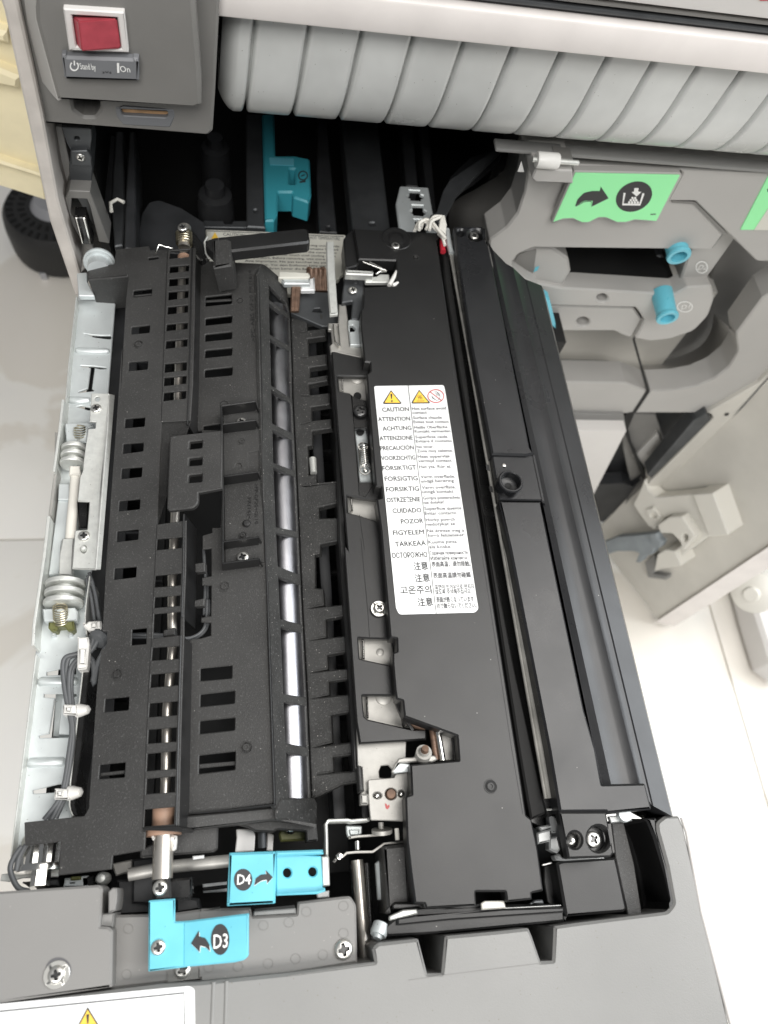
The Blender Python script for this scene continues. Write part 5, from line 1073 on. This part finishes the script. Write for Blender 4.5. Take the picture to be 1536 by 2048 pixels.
tubepx('lamp_wire', Zp(-.012), 'B6 880,1300 930,1330 990,1345', .0022, 'copper_dark', fu, sm=4)
plate('spring_leaf', Zp(-.014), 'B6 780,1180 820,1190 910,1360 850,1345', .001, 'polished_steel', fu, rnd=0)
plate('side_face', Zp(-.012), 'D2 1225,900 1500,870 1536,1536 | B8 1150,640 1000,640 | B8 960,690 940,340', .03, 'black_grain', fu, rnd=2, bev=.0015)
plate('side_clip', Zp(-.008), 'B8 985,640,4 1000,632 1150,632 1155,645 1020,660 990,660', .006, 'black_satin', fu, rnd=2)
# dark beam between the claws and the strip
plate('claw_beam', Zp(-.020), 'B5 335,440 360,430 | B6 450,0 545,1450 560,1640 500,1640 | B6 470,1000 400,60 | B5 390,1100', .02, 'black_satin', fu, rnd=0, bev=.001)
plate('claw_stop', Zp(-.006), 'B6 530,1615 555,1610 568,1780 545,1785', .01, 'black_grain', fu, rnd=1)
plate('steel_ear', Zp(-.012), 'B6 548,1800 605,1800 605,1875 550,1875', .006, 'warm_steel', fu, rnd=2, bev=.001)
# ---- rear hardware
plate('rear_arm', Zp(-.002), 'D4 545,-110 635,-108 650,240 685,750,3 590,762,3 570,500 552,200', .003, 'zinc_light', fu, rnd=2, bev=.0008, label='upright bare steel arm in front of the caution plate')
plate('rear_plate', Zp(-.016), 'D4 695,640 780,635,6 800,800 820,1100 830,1140 960,1150 980,1270 620,1195 600,1215 590,1130 620,1100 605,940 570,935 570,860 690,860', .003, 'warm_steel', fu, rnd=1, bev=.0006)
plate('rear_tab', Zp(-.013), 'D4 805,830 850,815 940,830 950,1120 832,1118', .003, 'galvanised', fu, rnd=1, holes=['D4 815,895,8 860,885,8 900,930,6 880,960 820,965'])
flange('D4 628,870 650,1060 700,1130', -.013, .003, 'polished_steel', fu, 2.4, name='pressed_line'); flange('D4 688,870 712,1130', -.013, .003, 'polished_steel', fu, 2.2, name='pressed_line')
plate('rear_bracket', Zp(-.012), 'D4 770,290 1000,320 990,440 980,690 930,820 840,820 860,600 730,620 740,480', .004, 'steel_dark', fu, rnd=3, bev=.0008)
screw(Zp(-.011), *p1('D4 860,480'), 9, fu); domed('D4 895,380', 5, fu, 'steel_dark', -.012)
plate('rear_flange', Zp(.0), 'D4 775,220 1105,240 1105,290 775,275', .006, 'zinc_light', fu, rnd=1, bev=.0012)
plate('rear_hook', Zp(-.006), 'D4 1000,320,5 1140,310 1180,280 1290,285,5 1300,380 1010,380', .003, 'zinc_light', fu, rnd=2, bev=.0006)
tubepx('rear_wire', Zp(-.001), 'D4 980,140 1180,215 1250,240', .0009, 'polished_steel', fu); tubepx('rear_wire', Zp(-.002), 'D4 1060,145 1220,225', .0009, 'polished_steel', fu); tubepx('rear_wire', Zp(-.003), 'D4 1135,280 1180,255 1255,245', .0009, 'polished_steel', fu, sm=3)
tubepx('white_wire', Zp(-.002), 'D4 1290,420 1340,330 1385,255', .0016, 'white_plastic', fu); tubepx('white_wire', Zp(-.001), 'D4 1330,418 1395,392', .0014, 'white_plastic', fu)
plate('rear_floor', Zp(-.028), 'D4 240,480 560,500 700,640 690,900 500,900 130,740 160,560', .004, 'steel_dark', fu, rnd=1, holes=['D4 380,730,6 400,690,8 470,685,8 500,735,6'])
plate('rear_slab', Zp(-.014), 'D4 -20,245 340,262,3 360,300 340,325 -20,325', .006, 'label_cream', fu, rnd=2, bev=.001); plate('rear_slab', Zp(-.020), 'D4 240,350 410,320,4 415,470 245,470', .004, 'label_white', fu, rnd=2, bev=.001); plate('rear_slab', Zp(-.016), 'D4 0,325 355,325 355,395 50,395', .004, 'galvanised', fu, rnd=1, bev=.001)
bm = bmesh.new()
for k in range(8):
    x = 330+k*27
    tube_bm(bm, [Zp(-.024+.002*(k % 2)).at(*p1('D4 %f,%f' % (x+random.uniform(-8, 8)+20, 215+10*(k % 3)))), Zp(-.026).at(*p1('D4 %f,%f' % (x+10, 330))), Zp(-.03).at(*p1('D4 %f,%f' % (x-20+k*5, 490)))], .0022, 8)
for k in range(5): tube_bm(bm, [Zp(-.02).at(*p1('D4 %f,%f' % (155+18*k, 400))), Zp(-.024).at(*p1('D4 %f,%f' % (140+16*k, 730)))], .0014, 6)
link('bristle_strip', fin(bm, 'bristle_strip', 60), 'copper_dark', fu, 'frayed brown bristles in front of the caution plate')
# connector and white wires at the rear
wr = thing('white_wires', 'bundle of white wires and a connector plugged in behind the black cover', 'wires', P0.at(870, 460))
for k, s in enumerate(('Z5 1030,655 1060,600 1110,610 1150,640 1190,680 1210,740', 'Z5 1050,640 1085,590 1130,600 1180,660 1215,700', 'Z5 1100,645 1140,575 1190,570', 'Z5 1120,650 1130,600 1180,575', 'Z5 1060,650 1060,610 1090,590')):
    tubepx('wire', Zp(.006+.002*k), s, .0012, 'wire_white', wr, sm=4, n=8)
plate('connector', Zp(.008), 'Z5 1185,560 1210,560 1222,615 1215,680 1175,640', .006, 'wire_white', wr, rnd=1); plate('connector', Zp(.008), 'Z5 1050,595 1090,590 1085,620 1045,630', .004, 'wire_white', wr, rnd=1)
tubepx('red_wire', Zp(-.004), 'Z5 1210,670 1195,720 1200,780', .0022, 'red_plastic', wr, sm=3)
# ================================================================== GROOVE AND DUCT
dt = thing('side_duct', 'long black ribbed duct along the right side of the drawer', 'duct', (.19, .2, -.02))
plate('groove_floor', Zp(-.014), 'A 870,470 905,470 930,600 1010,1060 1100,1500 1125,1640 1095,1660 1050,1640 1020,1500 940,1060 890,700', .01, 'black_gloss', dt, rnd=0)
plate('groove_wall', Zp(-.0075), 'Z5 1195,700 | A 889,560 921,760 962,1010 1038,1500 1062,1640,3 | B7 455,310 468,300 450,230 | A 1030,1340 967,1010 935,760 903,560 897,500', .006, 'black_deep', dt, rnd=0, bev=.001)
rodpx = [(903, 485), (955, 775), (1001, 1040), (1081, 1500), (1098, 1597)]
tube('groove_rod', [Zp(-.005).at(*q) for q in rodpx], .0026, 'rod_grey', dt, n=20, label='worn grey rod lying in the groove')
tube('groove_rod', [Zp(-.0032).at(q[0]-6.5, q[1]) for q in rodpx], .0010, 'rod_grey', dt, n=12)  # thin second rod added as a highlight line along the main rod
tubepx('groove_latch', Zp(-.002), 'Z5 1222,650 1235,740 1250,790', .0022, 'galvanised', dt)
plate('groove_end', Zp(-.006), 'B7 440,210 495,212 530,298 520,330 470,320', .008, 'black_gloss', dt, rnd=1)
plate('end_wire', Zp(-.004), 'B7 468,283 510,280 512,290 470,293', .001, 'zinc_light', dt, rnd=0)
for s in ('B7 480,310,5 505,305,5 520,360 515,400 490,400', 'B7 420,400 490,380 490,440 425,455', 'B7 480,425,3 520,415,3 535,480 520,500,4 480,480', 'B7 505,510 530,500 545,520 748,515 748,522 560,535 515,532', 'B7 430,370 480,360 495,372 440,390'):
    plate('hinge_piece', Zp(-.006), s, .006, 'zinc_mid', dt, rnd=1.5, bev=.0008)
plate('end_wire', Zp(-.006), 'B7 445,555 492,542 492,548 446,558', .001, 'white_plastic', dt, rnd=0)
PDk = Zp(.006)
plate('top_strip', PDk, 'A 908,452,2 966,452,2 968,475 979,495 1053,860 | C3 620,1410,3 645,1448 600,1460,6 385,1452 | A 941,680 913,500', .012, 'black_duct', dt, rnd=0, bev=.0012, holes=[[(q[0], q[1], 0) for q in circ_px(*p1('C3 190,78'), 8, 18, 6.5)], [(q[0], q[1], 0) for q in circ_px(*p1('C3 285,92'), 16, 20, 12)]], label='upper flat strip of the duct with a screw at its end')
plate('screw_seat', Zp(.0), 'C3 150,50 345,50 350,130 155,130', .002, 'black_gloss', dt)
screw(Zp(.001), *p1('C3 274,102'), 8.5, dt)
plate('mid_strip', Zp(.0035), 'C3 385,1462 600,1460 655,1450 718,1760 690,1740 430,1735', .010, 'black_duct', dt, rnd=0, bev=.0008)
plate('top_strip', PDk, 'C3 430,1742,3 690,1745,3 | C3 750,2048 | C2 400,2044 | B7 705,0 735,165,2 945,160,12 976,285,3 762,306,3 755,298 530,300 480,0 | C3 500,2048', .012, 'black_duct', dt, rnd=0, bev=.0012, label='lower flat strip of the duct with a foot to the right')
c = PDk.at(*p1('C3 490,1640'))
lathe('hub_ring', [(.0018, -.0030), (.0022, -.0018), (.0056, -.0014), (.0060, .0040), (.0066, .0046), (.0074, .0046), (.0080, .0038), (.0082, -.004)], c, (0, 0, 1), 'black_duct', dt, 36, label='round hub with a centre hole between the strips')
lathe('hub_hole', [(0, -.0022), (.0020, -.0018)], c, (0, 0, 1), 'black_deep', dt, 20)
lathe('pin', [(0, .0012), (.0011, .001), (.0017, 0)], Zp(.0036).at(*p1('C3 458,1525')), (0, 0, 1), 'polished_steel', dt, 16)
for s in ('C3 345,1515 365,1520 372,1558 350,1552', 'C3 365,1650 385,1655 392,1692 372,1685'): flat('slot', PDk.up(-.004), [s], 'black_deep', dt)
hp = plate('hinge_plate', Zp(.0062), 'B7 527,298,3 756,298,3 792,498,8 778,518,5 572,526,6', .006, 'black_satin', dt, rnd=0, bev=.001, holes=[[(q[0], q[1], 0) for q in circ_px(*p1('B7 603,435'), 14, 20, 16.5)], [(q[0], q[1], 0) for q in circ_px(*p1('B7 718,428'), 23, 24, 26)]], label='black hinge plate with a large screw')
plate('hinge_base', Zp(-.001), 'B7 560,380 780,350 800,500 570,520', .002, 'black_gloss', dt)
screw(Zp(.0012), *p1('B7 690,432'), 15, dt, rot=.5); lathe('pin', [(0, .002), (.002, .0018), (.004, .0003), (.004, 0)], Zp(-.0005).at(*p1('B7 592,440')), (0, 0, 1), 'polished_steel', dt, 20)
plate('hinge_tab', Zp(-.004), 'B7 765,320 870,308 882,342 778,354', .002, 'zinc_mid', dt, rnd=1); lathe('tab_screw', [(0, .002), (.0035, .0018), (.004, 0), (.004, -.001)], Zp(-.003).at(*p1('B7 840,312')), (0, 0, 1), 'galvanised', dt, 20)
# ribbed flank
def cl(b, f, z): return (b, f, z)
def mid(p, q, t): return tuple(a+(c-a)*t for a, c in zip(p, q))
b1, f1_ = (986, 500), (1223, 1572); b2, f2_ = (1012, 527), (1262, 1572); b3, f3_ = (1026, 535), (1279, 1572); b4, f4_ = (1050, 558), (1303, 1610); b5, f5_ = (1083, 571), (1344, 1632)
cols = [((975, 480), (1206, 1580), .0040), ((976, 482), (1207, 1578), .0004), (b1, f1_, .0018)]
for t, z in ((.18, .0011), (.4, .0005), (.65, .0003), (.85, .0003)): cols.append((mid(b1, b2, t), mid(f1_, f2_, t), z))
cols += [(b2, f2_, .0004), (b3, f3_, .0019)]
for t, z in ((.3, .0010), (.65, .0006)): cols.append((mid(b3, b4, t), mid(f3_, f4_, t), z))
cols += [(b4, f4_, .0005), (mid(b4, b5, .1), mid(f4_, f5_, .1), .0010), (mid(b4, b5, .5), mid(f4_, f5_, .5), .0001), (b5, f5_, -.0012), ((1087, 578), (1348, 1640), -.03)]
bm = bmesh.new(); vs = []
for b0, f0, z in cols:
    A_ = Zp(z).at(*b0); B_ = Zp(z).at(*f0); vs.append([bm.verts.new(A_.lerp(B_, k/8)) for k in range(9)]+[bm.verts.new(B_-V((0, 0, .03)))])
    
for a, b in zip(vs, vs[1:]):
    for k in range(9): bm.faces.new((a[k], a[k+1], b[k+1], b[k]))
link('ribbed_flank', fin(bm, 'ribbed_flank', 27), 'black_duct', dt, 'black flank with long shallow ridges')
# ================================================================== WIRE HARNESS
wh = thing('wire_harness', 'grey wires clipped along the zinc side plate', 'wires', (-.08, .1, -.02))
PWh = Zp(-.018)
for k, s in enumerate(('B2 640,250 610,330 520,368 450,390 428,450 440,600 470,760 490,880 470,1050 440,1250 400,1370 300,1500', 'B2 650,260 600,350 530,375 470,400 448,500 460,620 480,760 500,880 480,1080 450,1260 420,1380 330,1500', 'B2 670,270 620,350 540,395 485,460 470,560 478,700 490,800 500,900 495,1000 465,1200 430,1340 350,1500', 'B2 560,400 500,470 485,600 500,760 510,850 500,950 480,1100 460,1250 440,1350 380,1490')):
    tubepx('wire', Zp(-.016-.001*(k % 2)), s, .0013, 'wire_grey', wh, n=8, sm=5)
for s in ('B2 560,380 620,420 640,500 630,560 660,440 720,330', 'B2 590,370 640,430 640,580 670,430 725,310', 'B2 150,1680 100,1750 70,1840 120,1960 200,1990', 'B2 180,1670 130,1760 110,1850'):
    tubepx('wire', Zp(-.020), s, .0013, 'wire_grey', wh, n=8, sm=5)
for s in ('B1 610,1520 640,1620 670,1780 690,1877', 'B1 590,1560 625,1700 650,1877 | B2 660,140', 'B1 600,1540 650,1660 680,1877'):
    tubepx('wire', Zp(-.020), s, .0010, 'wire_grey', wh, n=8, sm=4)
for k, s in enumerate(('B2 905,238 1000,240 1110,238 1250,262 1330,248 1390,200 1410,120 1415,0', 'B2 905,255 1000,255 1110,250 1250,270 1340,256 1400,206 1425,120 1425,0', 'B3 412,1440 420,1200 412,1100 408,1020', 'B3 432,1440 432,1300 425,1180')):
    tubepx('wire', Zp(-.012-.001*k), s, .0010, 'wire_grey', wh, n=8, sm=5)
def clip(s, par=wh, z=-.013): return plate('wire_clip', Zp(z), s, .007, 'white_plastic', par, rnd=1, bev=.0007)
clip('B2 430,712 528,715 530,785 428,782'); clip('B2 448,728 490,728 490,765 448,765', z=-.0118); clip('B2 372,1285 470,1290 472,1360 368,1360'); clip('B2 388,1302 430,1302 430,1342 388,1342', z=-.0118)
clip('B2 528,248 545,255 600,250 608,300 595,450,4 590,470 530,475 525,455,4 530,300', z=-.010); clip('B2 540,330 590,330 585,440 538,440', z=-.0088); clip('B2 565,150 590,160 600,145 690,140 692,205 600,205 570,180'); clip('B2 620,155 660,150 665,190 620,195', z=-.0118)
for s in ('B2 565,752', 'B2 512,1315'):
    lathe('clip_cone', [(0, .0045), (.0022, .003), (.0034, -.001), (.0036, -.003)], Zp(-.016).at(*p1(s)), (1, 0, .3), 'white_plastic', wh, 16)
lathe('wire_grommet', [(.001, .004), (.005, .003), (.006, 0), (.005, -.003)], Zp(-.018).at(*p1('B2 680,255')), (-.6, -1, .5), 'wire_grey', wh, 20)
